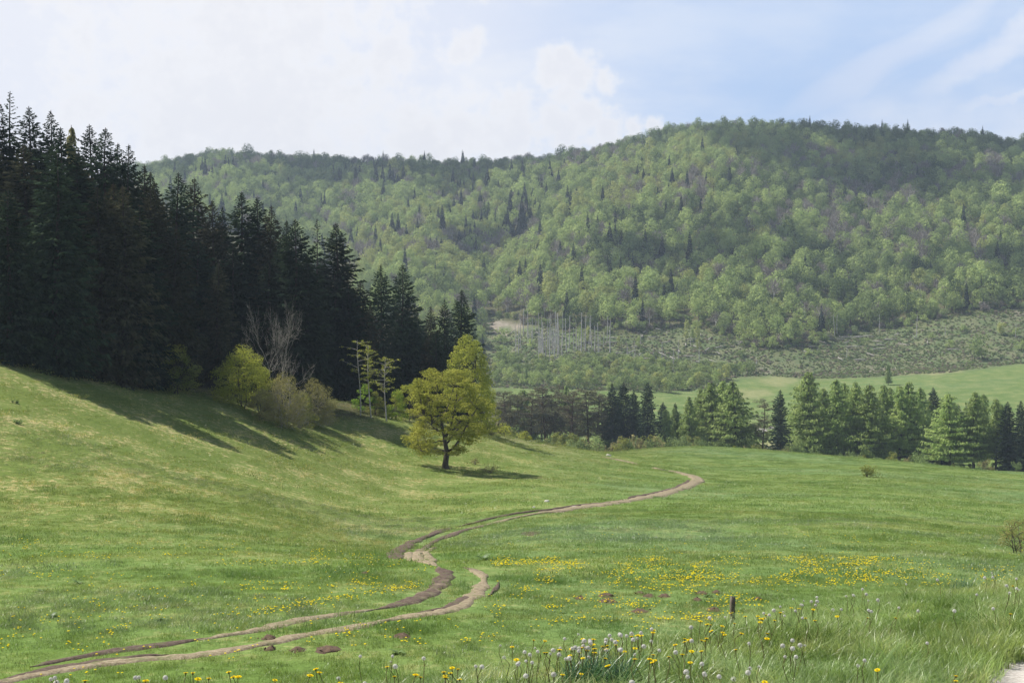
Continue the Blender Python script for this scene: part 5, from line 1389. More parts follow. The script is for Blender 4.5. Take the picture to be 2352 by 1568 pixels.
def clearing():
    r = np.random.default_rng(88)
    for k in range(34):                                       # more thin stems in the thick of the dead stand
        u = float(r.choice([r.uniform(1180, 1235), r.uniform(1236, 1300), r.uniform(1236, 1300), r.uniform(1300, 1410)])); v1 = r.uniform(780, 826); SNAGS.append((u, v1 - r.uniform(28, 80), v1))
    for i, (u, v0, v1) in enumerate(SNAGS):
        v1 = max(v1, np.interp(u, CLEAR_U, CLEAR_V) + 2)
        x, y, z = at(u, v1, 560, 900); H = (v1 - v0) / FPX * y
        w = np.clip(H / 14, 0.6, 1.1) * (1 if i < 54 else .7)
        o = obj('dead_trunk', SN[i % 4], None, (x, y, z), r.uniform(0, 6.28), (w, w, H / 14)); o.rotation_euler[0] = r.normal() * 0.02; o.rotation_euler[1] = r.normal() * 0.03
        spot = ('near the scree, left of the grey stand' if u < 1210 else 'between scree and grey stand' if u < 1234 else 'at the left side of the dense grey stand' if u < 1252 else 'in the left middle of the dense grey stand' if u < 1270 else 'in the right middle of the dense grey stand' if u < 1286 else 'at the right side of the dense grey stand' if u < 1302 else 'in the thin part of the grey stand' if u < 1340 else 'towards the right end of the grey stand' if u < 1370 else
                'at the right edge of the grey stand' if u < 1420 else 'among the fallen logs in the middle of the slope' if u < 1620 else 'below the wood on the right half of the clearing')
        tag(o, '%s%s grey dead trunk %s' % ('tall' if H > 14 else 'middling' if H > 10 else 'short', ' thin' if w < .75 else '', spot), 'dead tree', 'grey dead trunks standing in the clearing')
    logs = [(1272, 828, 60, .3), (1405, 790, 25, .1), (1415, 780, 24, -.1), (1460, 800, 26, .15), (1475, 775, 20, 1.2), (1500, 778, 26, .1), (1532, 768, 8, -1.2), (1523, 818, 30, -.6), (1545, 826, 24, -.7), (1490, 828, 26, -.05), (1560, 810, 20, 1.4), (1575, 795, 22, 1.3),
            (1600, 770, 18, 1.2), (1609, 772, 18, 1.2), (1585, 822, 30, -.15), (1610, 836, 26, -.3), (1640, 834, 28, -.4), (1625, 806, 24, .5), (1560, 835, 24, -.2), (1450, 812, 30, .5), (1530, 790, 26, .2), (1650, 815, 22, -1.0), (1440, 835, 26, -.5), (1655, 800, 24, .1), (1480, 748, 14, .5),
            (1700, 766, 14, 0), (1505, 845, 24, 0), (1178, 765, 24, .6), (1234, 768, 16, -.7), (1900, 775, 30, -.35), (1920, 782, 40, .05), (1955, 778, 50, .05), (1985, 776, 44, .08), (2010, 788, 36, -.2), (2022, 796, 18, -.1), (2060, 772, 20, .3), (2075, 795, 30, -.5), (2100, 778, 14, 1.3),
            (1960, 800, 40, .1), (2020, 805, 30, 0), (2000, 818, 24, -.6), (1930, 828, 20, -.9), (1975, 830, 24, -.05), (2190, 806, 26, -.1), (1890, 790, 18, -.3), (2130, 790, 18, 1.0), (1865, 800, 14, .2), (1700, 792, 20, .4), (1630, 782, 20, .7), (1588, 783, 26, 0.0), (1512, 760, 14, -.2), (1470, 818, 16, .8), (1420, 815, 20, 0), (1600, 800, 20, -.5), (1536, 842, 18, .3), (1945, 790, 22, .5), (2045, 783, 24, -.1), (1850, 812, 12, -.6)]
    lm = []
    for k in range(3):
        g = Geo(); rr = np.random.default_rng(600 + k); P = np.stack([np.linspace(-3.5, 3.5, 5), rr.normal(size=5) * 0.06, rr.normal(size=5) * 0.05], -1)
        g.add(*tube(P, np.linspace(0.26, 0.15, 5), 6))
        for q in range(7):
            xx = rr.uniform(-2.5, 3.4); g.add(*tube([(xx, 0, 0), (xx + .3, rr.normal() * .6, rr.uniform(0.2, .8))], [.035, .012], 3))
        if k == 1: g.add(*tube([(-3.7, 0, 0), (-3.9, .5, .5)], [.2, .05], 5)); g.add(*tube([(-3.7, 0, 0), (-3.95, -.5, .4)], [.2, .05], 5))
        lm.append(g.mesh('fallen_log', [M['log']]))
    for i, (u, v, L, a) in enumerate(logs):
        if v < np.interp(u, CLEAR_U, CLEAR_V) - 4: v = np.interp(u, CLEAR_U, CLEAR_V) + 6
        x, y, z = at(u, v, 560, 900); s = L / FPX * y / 7
        # a log leaning at angle a in the picture lies partly up the slope
        yaw = math.atan2(math.sin(a) * 2.6, math.cos(a)); g0 = ground(x - math.cos(yaw) * 3 * s, y - math.sin(yaw) * 3 * s); g1 = ground(x + math.cos(yaw) * 3 * s, y + math.sin(yaw) * 3 * s)
        o = obj('fallen_log', lm[i % 3], None, (x, y, z + 0.9), yaw, (s, 1.25, 1.25)); o.rotation_euler[1] = -math.atan2(g1 - g0, 6 * s)
        o.rotation_mode = 'XYZ'
        spot = ('among the grey trunks' if u < 1380 else 'just right of the grey trunks' if u < 1470 else 'left of the leafy pillars' if u < 1560 else 'by the leafy pillars' if u < 1620 else 'right of the leafy pillars' if u < 1720 else 'at the left of the log band' if u < 1930 else 'in the middle log band' if u < 2030 else 'at the thin right end') + (', uphill' if v < 797 else ', downhill')
        lie = 'lying level' if abs(a) < 0.25 else 'pointing upslope' if abs(a) > 1.0 else 'lying aslant'
        tag(o, '%s bleached log %s %s' % ('long' if L > 27 else 'middling' if L > 21 else 'short', lie, spot), 'log', 'bleached logs on the clear-felled slope')
    # scrub and young trees in front of the clearing
    YT = [bush_mesh('young_tree', 620 + k, m, 2.4, 6.0, 13, 46, 0.42, 0.95) for k, m in enumerate(('h_mid', 'h_light', 'h_mid', 'h_light', 'h_yell'))]
    TN = ('mid-green', 'light green', 'mid-green', 'light green', 'yellowish')
    done = []
    for k in range(900):
        u = r.uniform(1135, 1725); lo = np.interp(u, [1135, 1200, 1300, 1420, 1550, 1725], [800, 835, 830, 828, 842, 850]); hi = np.interp(u, FIELD_U, FIELD_V) - 2
        v = r.uniform(lo, hi)
        if any(abs(u - a) < 9 and abs(v - b) < 7 for a, b in done): continue
        done.append((u, v)); x, y, z = at(u, v, 540, 760)
        near = (v - lo) / (hi - lo); H = r.uniform(4.0, 6.6) + 2.0 * near * r.random(); kk = int(r.integers(0, 5)) if r.random() < .75 else 2
        o = obj('young_tree', YT[kk], None, (x, y, z - 0.2), r.uniform(0, 6.28), (H / 6 * r.uniform(.8, 1.2), H / 6 * r.uniform(.8, 1.2), H / 6))
        spot = [w for q, w in ((1180, 'beside the lone tree crown'), (1240, 'over the leftmost pines'), (1300, 'over the broad-crowned pine'), (1360, 'over the bare-stemmed pines'), (1430, 'over the left spruces'), (1500, 'over the broadest row spruce'), (1570, 'over the young larches'), (1640, 'over the tall larch group'), (9999, 'at the right end')) if u < q][0]
        row = 'in the back scrub' if near < 0.35 else 'in mid scrub' if near < 0.7 else 'at the field edge'
        tag(o, '%s %s young tree %s, %s' % ('tall' if H > 6.3 else 'low' if H < 5 else 'middling', TN[kk], row, spot), 'young tree', 'young trees in the scrub below the clearing')
    print('young trees', len(done))
    # single trees and bushes that stand out on the clearing and in the fields
    S = [(2258, 824, 758, 1, 0, 'dark green single tree standing on the right side of the clearing'), (2330, 772, 748, 1, 1, 'light bush at the top right of the clearing'), (2300, 770, 738, 1, 4, 'yellowish bush cluster near the right edge of the clearing'),
         (2345, 806, 780, 1, 3, 'mid-green bush at the right edge, low on the clearing'), (1857, 815, 798, 1, 3, 'round green bush near the foot of the clearing centre'), (1880, 818, 802, 1, 2, 'smaller dark bush right of the round green one in the clearing'),
         (1992, 795, 772, 1, 2, 'dark bush beside the end of the long logs'), (1900, 785, 760, 1, 0, 'green bush at the left end of the log band'), (2230, 840, 826, 1, 2, 'flat dark bush on the boundary of the right-hand field'),
         (1576, 785, 730, .45, 4, 'narrow column of leaves climbing a dead stem, left of the green pillar'), (1604, 812, 740, .4, 4, 'tall green pillar of ivy-clad stem among the fallen logs'), (1592, 782, 742, .4, 1, 'small green-clad stem between the two leafy pillars'),
         (1422, 800, 770, .5, 4, 'narrow yellowish bush between dead trunks'), (1350, 790, 745, .5, 4, 'yellow-green narrow tree inside the grey trunk stand'), (1335, 788, 740, .5, 1, 'light narrow tree beside the yellow-green one in the trunk stand'), (1465, 800, 770, .45, 3, 'narrow green bush among logs left of centre'),
         (1220, 800, 772, .9, 1, 'light bush between scree and grey trunks'), (1150, 790, 750, 1, 3, 'mid-green bush at the left end of the clearing'), (1165, 830, 795, 1, 0, 'bushy young tree at the left foot of the clearing'), (1700, 820, 800, 1, 2, 'dark bush right of the log jumble'), (2180, 800, 778, 1, 3, 'rounded scrub bush right of the log band'),
         (2140, 778, 760, 1, 1, 'light scrub bush under the wood at the right'), (1775, 800, 770, 1, 3, 'scrub bush under the wood right of centre'), (2085, 765, 748, 1, 0, 'scrub bush at the wood edge above the right logs'), (2215, 760, 740, 1, 1, 'light scrub bush at the wood edge near the right'), (1660, 790, 770, .9, 0, 'bush beside the last tall dead trunk of the jumble')]
    for (u, vb, vt, w, kk, lab) in S:
        x, y, z = at(u, vb, 540, 800); H = (vb - vt) / FPX * y + 0.3; ww = (H / 6 * 1.0 + 0.25) * w
        o = obj('scrub_bush', YT[kk], None, (x, y, z - 0.2), u, (ww, ww, H / 6)); tag(o, lab, 'bush')
    x, y, z = at(2040, 884, 500, 700); place_tree('birch_tree', LARP[0], (x, y, z), (884 - 834) / FPX * y / 20, 0.55, 0, 'pale feathery young birch standing in the field behind the tree row', 'tree')
    x, y, z = at(1210, 886, 500, 700); place_tree('birch_tree', LARP[1], (x, y, z), 40 / FPX * y / 20, 0.45, 0, 'small yellowish birch at the left field corner below the scrub', 'tree')
    for (u, v, lab) in ((1255, 892, 'small dark bush in the left corner of the far field'), (1188, 885, 'tiny dark bush beside the yellowish birch'), (1240, 902, 'small dark shrub out in the far left field')):
        x, y, z = at(u, v, 500, 700); o = obj('scrub_bush', YT[2], None, (x, y, z), 0, (.35, .35, .22)); tag(o, lab, 'bush')
    # bramble and brash: a ground cover nobody could count
    n = 84000; u = r.uniform(1000, 3400, n); d = r.uniform(585, 800, n)
    x = (u - CU) / FPX * d; z = ground(x, d); v = CV - FPX * z / d
    bot = np.interp(u, FIELD_U, FIELD_V) + 6 * fbm(x / 22, d / 22, 77, 3); top = np.interp(u, CLEAR_U, CLEAR_V) - 6
    patch = fbm(x / 16, d / 16, 55, 3)
    k = (v < bot) & (v > top) & (patch + r.uniform(-0.7, 0.7, n) > -0.35)
    k &= ~(np.hypot((u - 1185) / 55, (v - 748) / 15) < 1)
    x, d, z = x[k], d[k], z[k]; m = len(x)
    BR = [bush_mesh('bramble', 640 + q, mm, 1.0, 0.9, 6, 26, 0.38, 0.6) for q, mm in enumerate(('bramble', 'bramble', 'bramble', 'brush', 'h_mid'))]
    sc = r.uniform(0.25, 0.85, m) * np.where(r.random(m) < .06, 1.7, 1)
    scatter('bramble_scrub', np.stack([x, d, z - 0.1], -1), np.stack([0 * x, 0 * x, r.uniform(0, 6.28, m)], -1), np.stack([sc, sc, sc * r.uniform(.6, 1.2, m)], -1), r.choice([0, 1, 2, 3, 3, 4, 0], m), BR,
            'low brambles and brushwood covering the clear-felled slope')
    print('bramble', m)
clearing()

def edge_scrub():
    r = np.random.default_rng(91); E = [bush_mesh('edge_bush', 660 + k, m, 2.6, 4.5, 12, 40, 0.5, 0.9) for k, m in enumerate(('h_mid', 'h_light', 'h_dark', 'bramble', 'h_bare'))]
    nm = ('mid-green', 'light green', 'dark green', 'dull green', 'grey-brown leafless')
    for u in np.arange(1125, 2400, 9.0):
        uu = u + r.uniform(-4, 4); v = np.interp(uu, CLEAR_U, CLEAR_V) + r.uniform(-10, 9); x, y, z = at(uu, v, 560, 900); k = int(r.integers(0, 5)); H = r.uniform(2.5, 6)
        o = obj('edge_bush', E[k], None, (x, y, z - .2), u, (H / 4.5 * r.uniform(.8, 1.2), H / 4.5 * r.uniform(.8, 1.2), H / 4.5))
        spot = [w for q, w in ((1200, 'by the scree'), (1300, 'behind the densest grey trunks'), (1430, 'behind the thin grey trunks'), (1560, 'above the left of the log jumble'), (1700, 'above the right of the log jumble'), (1850, 'above the foot of the clearing'), (2000, 'at the left end of the long logs'), (2150, 'above the long logs'), (9999, 'above the thin right end of the logs')) if uu < q][0]
        tag(o, '%s %s bush on the wood edge %s' % ('tall' if H > 4.3 else 'low', nm[k], spot), 'bush', 'bushes along the edge of the hill wood')
edge_scrub()

# ------------------------------------------------------------------ small things in the far field
def box(g, x0, x1, y0, y1, z0, z1, m=0):
    V = [(x, y, z) for z in (z0, z1) for y in (y0, y1) for x in (x0, x1)]
    g.add(V, [(0, 2, 3, 1), (4, 5, 7, 6), (0, 1, 5, 4), (2, 6, 7, 3), (0, 4, 6, 2), (1, 3, 7, 5)], m=m); return g
def farmhouse():
    x, y, z = at_depth(2002, 486)
    root = bpy.data.objects.new('farmhouse', None); COL.objects.link(root); root.location = (x, y, z); root.rotation_euler = (0, 0, 0.15)
    tag(root, 'small white-walled house with grey roof half hidden behind the larches', 'house')
    obj('wall', box(Geo(), -4.6, 3.0, -2.8, 2.8, -0.5, 2.7).mesh('house_wall', [M['wall']]), root)
    g = Geo(); g.add([(-5, -3.3, 2.6), (3.4, -3.3, 2.6), (3.4, 0, 4.7), (-5, 0, 4.7), (-5, 3.3, 2.6), (3.4, 3.3, 2.6), (-5, -3.3, 2.45), (3.4, -3.3, 2.45), (-5, 3.3, 2.45), (3.4, 3.3, 2.45)], [(0, 1, 2, 3), (3, 2, 5, 4), (0, 6, 7, 1), (4, 5, 9, 8)], [(0, 3, 4), (1, 5, 2)])
    obj('roof', g.mesh('house_roof', [M['roof']]), root)
    for xx in (-3.4, -1.2, 1.4):
        w = obj('window', box(Geo(), xx - .5, xx + .5, -2.84, -2.79, 0.9, 2.0).mesh('house_window', [M['wall']]), root)
        obj('pane', box(Geo(), xx - .42, xx + .42, -2.87, -2.845, 0.98, 1.92).mesh('house_pane', [M['glass']]), w)
    obj('door', box(Geo(), 0.0, 0.8, -2.86, -2.79, 0.0, 1.95).mesh('house_door', [M['bark_pine']]), root)
    c = obj('chimney', box(Geo(), 1.2, 1.8, -0.3, 0.4, 4.2, 5.6).mesh('house_chimney', [M['redroof']]), root)
    a = Geo(); box(a, 3.003, 5.6, -2.0, 2.2, -0.5, 2.6)
    obj('annex', a.mesh('house_annex', [M['wall']]), root)
    g = Geo(); g.add([(3.45, -2.4, 2.55), (5.9, -2.4, 2.55), (5.9, 0.1, 4.4), (3.45, 0.1, 4.4), (3.45, 2.6, 2.55), (5.9, 2.6, 2.55)], [(0, 1, 2, 3), (3, 2, 5, 4)], [(0, 3, 4), (1, 5, 2)])
    obj('roof', g.mesh('annex_roof', [M['redroof']]), root)['label'] = 'red tiled roof over the annex'
farmhouse()
def trough():
    x, y, z = at(1730, 986, 400, 560)
    root = bpy.data.objects.new('beehive', None); COL.objects.link(root); root.location = (x, y, z)
    tag(root, 'small box with dark lid and pale front standing in the far field', 'box')
    obj('body', box(Geo(), -.6, .6, -.4, .4, .25, .9).mesh('hive_body', [M['stone']]), root)
    obj('lid', box(Geo(), -.78, .78, -.55, .55, .903, 1.25).mesh('hive_lid', [M['lid']]), root)
    for sx in (-.45, .45): obj('leg', box(Geo(), sx - .06, sx + .06, -.3, .3, -.1, .248).mesh('hive_leg', [M['bark']]), root)
trough()
def heap(name, u, v, w, h, dp, mat, seed, label, cat, dmin=12, dmax=560, n=12, sink=0.04):
    """low rounded mound of crumbly stuff"""
    x, y, z = at(u, v, dmin, dmax); r = np.random.default_rng(seed)
    a = np.arange(n) / n * 6.283; rings = [(1.0, -sink), (0.82, 0.18), (0.6, 0.55), (0.33, 0.9)]
    V = []
    for (q, hh) in rings:
        k = q * (1 + r.normal(size=n) * 0.13); px_, py_ = w / 2 * k * np.cos(a), dp / 2 * k * np.sin(a)
        V.append(np.stack([px_, py_, (ground(x + px_, y + py_) - z) + h * hh * (1 + r.normal(size=n) * 0.2)], -1))
    V = np.concatenate(V + [np.array([[0, 0, h]])]); q = []
    for i in range(3):
        for j in range(n): q.append((i * n + j, i * n + (j + 1) % n, (i + 1) * n + (j + 1) % n, (i + 1) * n + j))
    t = [(3 * n + j, 3 * n + (j + 1) % n, 4 * n) for j in range(n)]
    g = Geo().add(V, q, t)
    for k in range(14):                       # loose crumbs
        b_ = r.normal(size=2) * (w * .3, dp * .3); s = h * r.uniform(.15, .4); c = np.array([b_[0], b_[1], (ground(x + b_[0], y + b_[1]) - z) + h * max(0, 1 - 1.6 * np.hypot(b_[0] / w * 2, b_[1] / dp * 2)) + s * .3])
        o_ = r.normal(size=(4, 3)) * s; g.add(c + o_, None, [(0, 1, 2), (0, 2, 3), (0, 3, 1), (1, 3, 2)])
    o = obj(name, g.mesh(name, [M[mat]], False), None, (x, y, z)); tag(o, label, cat); return o
heap('gravel_heap', 1748, 989, 5.2, .8, 4, 'gravel', 3, 'white gravel heap behind the lone pine in the gap', 'heap', 400, 560)
heap('gravel_heap', 1770, 984, 2.8, .6, 3, 'gravel', 4, 'smaller white heap behind the single dark spruce right of the gap', 'heap', 400, 560)
heap('gravel_heap', 1727, 985, 0.8, .3, 1.0, 'gravel', 5, 'tiny white stone heap in front of the dark-lidded box', 'heap', 400, 560)

# ================================================================== THE NEAR MEADOW
MOLE = [(1333, 1374, .5, 'small molehill at the left end of the loose line of molehills'), (1393, 1368, .8, 'flat brown molehill above the broader one left of centre'), (1398, 1380, .9, 'broad brown molehill left of the post, lower of a pair'), (1470, 1363, .5, 'round molehill amid the yellow flowers above the dark one'),
        (1491, 1369, .55, 'flat molehill right of the round one amid the flowers'), (1525, 1369, .6, 'flat brown molehill halfway between the round one and the post'), (1611, 1363, .6, 'upper molehill just left of the wooden post'), (1601, 1378, .45, 'small molehill below the upper one left of the post'),
        (1470, 1404, .75, 'freshest dark molehill standing alone in the clover'), (1645, 1361, .5, 'molehill close above left of the wooden post'), (1742, 1376, .45, 'small molehill right of the wooden post'), (1639, 1401, .6, 'brown molehill left of the foot of the post'),
        (618, 1465, .55, 'dark molehill on the grass strip between the ruts'), (621, 1491, .4, 'dark molehill just below the near rut'), (683, 1493, .55, 'crumbly dark molehill right of the one below the near rut'), (838, 1318, .6, 'brown molehill left of the track bend'), (752, 1492, .9, 'long flat molehill below the near rut'),
        (923, 1461, .6, 'flat earthy patch of a molehill below the curve of the near rut'), (1218, 1224, 1.6, 'bare muddy patch on the slope above the flower band'), (765, 1243, .7, 'dark molehill out on the left meadow')]
for i, (u, v, w, lab) in enumerate(MOLE):
    big = w > 1.4
    heap('molehill', u, v, w * 0.66, 0.03 if big else 0.075, w * (1.1 if not big else 3.0), 'mole', 700 + i, lab, 'molehill', 14, 120)

def stone(u, v, s, lab, dmin=20):
    x, y, z = at(u, v, dmin, 330); r = np.random.default_rng(int(u + v))
    a = np.arange(8) / 8 * 6.283; V = []
    for q, h in ((1, -.1), (.9, .3), (.5, .55)): k = q * (1 + r.normal(size=8) * .15); V.append(np.stack([s * k * np.cos(a), s * .6 * k * np.sin(a), s * h * (1 + r.normal(size=8) * .2)], -1))
    V = np.concatenate(V + [np.array([[0, 0, s * .6]])]); q = [(i * 8 + j, i * 8 + (j + 1) % 8, (i + 1) * 8 + (j + 1) % 8, (i + 1) * 8 + j) for i in range(2) for j in range(8)]
    o = obj('pale_stone', Geo().add(V, q, [(16 + j, 16 + (j + 1) % 8, 24) for j in range(8)]).mesh('pale_stone', [M['stone']]), None, (x, y, z)); tag(o, lab, 'stone')
stone(1398, 1047, .45, 'white stone near where the track crosses the crest'); stone(1256, 1152, .22, 'white stone on the slope above the long straight of the track'); stone(1318, 1166, .2, 'pale stone in the track itself'); stone(1226, 1165, .13, 'small pale stone above the muddy part of the track')
stone(927, 943, .3, 'pale stone on the grass rim behind the lone tree'); stone(660, 939, .35, 'pale stone on the grass below the brown thicket')
stone(1030, 1010, .3, 'pale stone seen beneath the lone tree crown')

def post(u, vtop, d, w, h, label, lean=0.0, notch=True):
    x, y, z = at_depth(u, d); top = (CV - vtop) / FPX * d; H = top - z
    r = np.random.default_rng(int(u)); g = Geo(); n = 10; a = np.arange(n) / n * 6.283; V = []
    lv = [(-.3, 1), (.2, 1), (.5, .98), (.8, .97), (.93, .95), (1.0, .86)]
    for q, (f, k) in enumerate(lv):
        rr = w / 2 * k * (1 + 0.09 * np.sin(a * 3 + 1) + r.normal(size=n) * 0.03)
        if notch and f < .75: rr = rr * np.where(np.cos(a - 3.0) > 0.3, 0.70, 1.0)     # a slab split off the lower side
        V.append(np.stack([rr * np.cos(a), rr * np.sin(a), np.full(n, f * H) + (r.normal(size=n) * .01 if f == 1 else 0)], -1))
    V = np.concatenate(V + [np.array([[0, 0, H * 1.0]])]); L = len(lv)
    q = [(i * n + j, i * n + (j + 1) % n, (i + 1) * n + (j + 1) % n, (i + 1) * n + j) for i in range(L - 1) for j in range(n)]
    g.add(V, q, [((L - 1) * n + j, (L - 1) * n + (j + 1) % n, L * n) for j in range(n)])
    o = obj('wooden_post', g.mesh('wooden_post', [M['post']]), None, (x, y, z)); o.rotation_euler = (0, lean, 0); tag(o, label, 'post'); return o
post(1678, 1369, 25.0, .10, 1, 'short weathered wooden post standing behind the crest of the bank', 0.02)
post(2286, 1251, 74, .10, 1, 'thin dark fence post left of the small leafless bush at the right edge', 0.05, False)
post(1625, 1116, 146, .10, 1, 'thin far post beside the outer bend of the track', 0.0, False)

def scrub_small():
    r = np.random.default_rng(3)
    P = make_broadleaf(1.7, 0.95, 0.3, 120, 'olive_bush', 26, 70, 0.065, 0.03, 3, 'bark', 0.8, 0.36)
    x, y, z = at(2338, 1270, 40, 200); place_tree('thorn_bush', P, (x, y, z), 1.0, 1.0, 0, 'small brown budding bush at the right edge beside the thin post', 'bush')
    x, y, z = at(1992, 1095, 100, 330); o = obj('round_bush', bush_mesh('round_bush', 121, 'hedge', 1.15, 1.35, 12, 70, 0.13, 0.8), None, (x, y, z), 0, 1.35); tag(o, 'single round olive bush out on the right-hand meadow', 'bush')
    for (u, v, s, lab) in ((42, 973, .9, 'dark green leafy weed on the sunlit left slope, below the shadows'), (372, 958, .5, 'small dark weed between the shadow fingers and the crest'), (35, 925, .7, 'dark weed in the shadow at the far left')):
        x, y, z = at(u, v, 60, 200); o = obj('weed_clump', bush_mesh('weed_clump', int(u), 'weed', .45, .35, 6, 22, .12, .8), None, (x, y, z), 0, s); tag(o, lab, 'weed')
scrub_small()
# ------------------------------------------------------------------ grass, leaf rosettes and flowers
def sector(n, d0, d1, half, r):
    d = np.sqrt(r.uniform(d0 * d0, d1 * d1, n)); a = r.uniform(-half, half, n)
    return np.tan(a) * d, d
def meadow_grass():
    r = np.random.default_rng(61)
    A = [grass_clump(800 + k, 105, 0.36, 0.095 + 0.015 * k, 0.0080, 0.7, 2, m) for k, m in enumerate(('grass', 'grass', 'grass', 'grass_dark', 'clover'))]
    B = [grass_clump(810 + k, 110, 0.62, 0.105, 0.015, 0.7, 2, m) for k, m in enumerate(('grass', 'grass', 'grass_dark', 'clover'))]
    Cc = [grass_clump(820 + k, 110, 1.25, 0.12, 0.036, 0.7, 1, m) for k, m in enumerate(('grass', 'grass', 'grass_dark'))]
    def field(name, n, d0, d1, meshes, lab, rutpad, dark, z0=-0.02):
        x, y = sector(int(n * 1.35), d0, d1, R(29.5), r)
        s = bank_side(x, y); keep = s > 2.0
        tone = fbm(x / 2.6, y / 2.6, 33, 3); lush = fbm(x / 9, y / 9, 35, 3)
        keep &= np.array([not near_rut(a, b, rutpad) for a, b in zip(x, y)])
        x, y, tone, lush = x[keep], y[keep], tone[keep], lush[keep]; m = len(x)
        k = len(meshes); q = r.random(m)
        idx = (r.random(m) * (k - dark)).astype(int)
        if dark == 2:
            idx = np.where((tone > 0.30) & (q < 0.8), k - 2, idx); idx = np.where((lush > 0.16) & (q < 0.85), k - 1, idx)
        else: idx = np.where((tone > 0.34) & (q < 0.7), k - 1, idx)
        big = 1 + 0.9 * np.maximum(tone, 0)
        sc = r.uniform(0.75, 1.15, m) * big
        z = ground(x, y) + z0
        scatter(name, np.stack([x, y, z], -1), np.stack([r.normal(size=m) * .08, r.normal(size=m) * .08, r.uniform(0, 6.28, m)], -1), np.stack([sc, sc, sc * r.uniform(.7, 1.25, m)], -1), idx, meshes, lab)
    field('meadow_grass', 7200, 15, 46, A, 'short spring grass of the near meadow either side of the ruts', .12, 2)
    field('meadow_grass', 9500, 46, 95, B, 'short grass of the middle meadow around the track bends', .15, 2)
    field('meadow_grass', 24000, 95, 300, Cc, 'grass of the far meadow and the left slope', .4, 1)
meadow_grass()

def bank_grass():
    r = np.random.default_rng(62)
    A = [grass_clump(840 + k, 115, 0.20, 0.22 + 0.03 * (k % 3), 0.0068, 0.75, 4, m, (0.08, -0.04)) for k, m in enumerate(('grass_tall', 'grass_tall', 'grass_tall', 'grass_tall', 'grass', 'grass_dark'))]
    A += [grass_clump(850, 190, 0.26, 0.42, 0.006, 0.95, 5, 'grass_tall', (0.2, -0.1)), grass_clump(851, 190, 0.24, 0.40, 0.006, 1.1, 5, 'grass_tall', (-0.15, -0.1)), grass_clump(852, 170, 0.22, 0.38, 0.007, 0.9, 5, 'grass_dark', (0.2, 0.05))]
    n = 42000; x = r.uniform(-10, 28, n); y = r.uniform(4.5, 30, n)
    s = bank_side(x, y); pd = path_dist(x, y)
    az = np.arctan2(x, y)
    k = (s < 3.2) & (az > -R(30)) & (az < R(48)) & (pd > 1.55) & (s > -17)
    x, y, s, pd = x[k], y[k], s[k], pd[k]; m = len(x)
    tone = fbm(x / 0.9, y / 0.9, 37, 3); q = r.random(m)
    idx = r.integers(0, 5, m); idx = np.where(tone > 0.30, 5, idx); idx = np.where(q > 0.955, r.integers(6, 9, m), idx)
    edge = np.exp(-np.maximum(pd - 1.45, 0) / 0.35)
    ht = (0.72 + 0.5 * fbm(x / 1.4, y / 1.4, 39, 3)) * np.where(x < -0.5, 0.72, 1.0) * (1 + 0.25 * edge) * np.where(s > -1.6, 0.85, 1) * np.where(s > 0.3, 0.8, 1)
    sc = r.uniform(.85, 1.15, m)
    scatter('bank_grass', np.stack([x, y, ground(x, y) - .02], -1), np.stack([r.normal(size=m) * .12, r.normal(size=m) * .12, r.uniform(-3.1, 3.1, m)], -1), np.stack([sc, sc, sc * ht], -1), idx, A, 'long tangled grass covering the near bank')
    print('bank', m)
bank_grass()
CR_U = [0, 500, 880, 1200, 1500, 1700, 1900, 2100, 2352]; CR_D = [9, 10.3, 11.5, 12.6, 14.2, 15.6, 17.2, 18.9, 20.8]
TUS = [(1385, 1572, 1.25, 'grass_blue', 'dark blue-green grass tussock at the bottom edge of the bank'), (1335, 1575, .95, 'grass_blue', 'smaller dark tussock just left of the one at the bottom edge'), (2212, 1345, 1.1, 'grass_blue', 'dark grass tussock on the crest of the right-hand bank'),
       (2085, 1360, .9, 'grass_tall', 'pale wind-bent tussock on the bank crest left of the dark one'), (2180, 1400, .9, 'grass_dark', 'green tussock below the dark tussock of the right-hand crest'), (1590, 1560, 1.0, 'grass_tall', 'light arching tussock right of the dark one at the bottom edge'),
       (1640, 1455, .9, 'grass_dark', 'leafy tussock below left of the wooden post'), (2030, 1520, 1.15, 'grass_tall', 'long sweeping tussock at the centre of the right-hand bank'), (1880, 1480, 1.0, 'grass_dark', 'green tussock above the seed-head group on the bank'), (1480, 1530, .8, 'grass_tall', 'light tussock between dense flower patch and bottom edge'),
       (2300, 1500, 1.1, 'grass_tall', 'overhanging tussock beside the gravel lane corner'), (1045, 1545, .8, 'grass_dark', 'dark green tussock at the bottom left of the bank')]
for i, (u, v, s, mt, lab) in enumerate(TUS):
    dm = float(np.interp(u, CR_U, CR_D)); x, y, z = at(u, v + 8, 7, dm + .5)
    o = obj('grass_tussock', grass_clump(900 + i, 340, 0.22, 0.36, 0.009, 0.85, 5, mt, (0.1, -.05)), None, (x, y, z - .02), 0, s * .9); tag(o, lab, 'grass tussock')

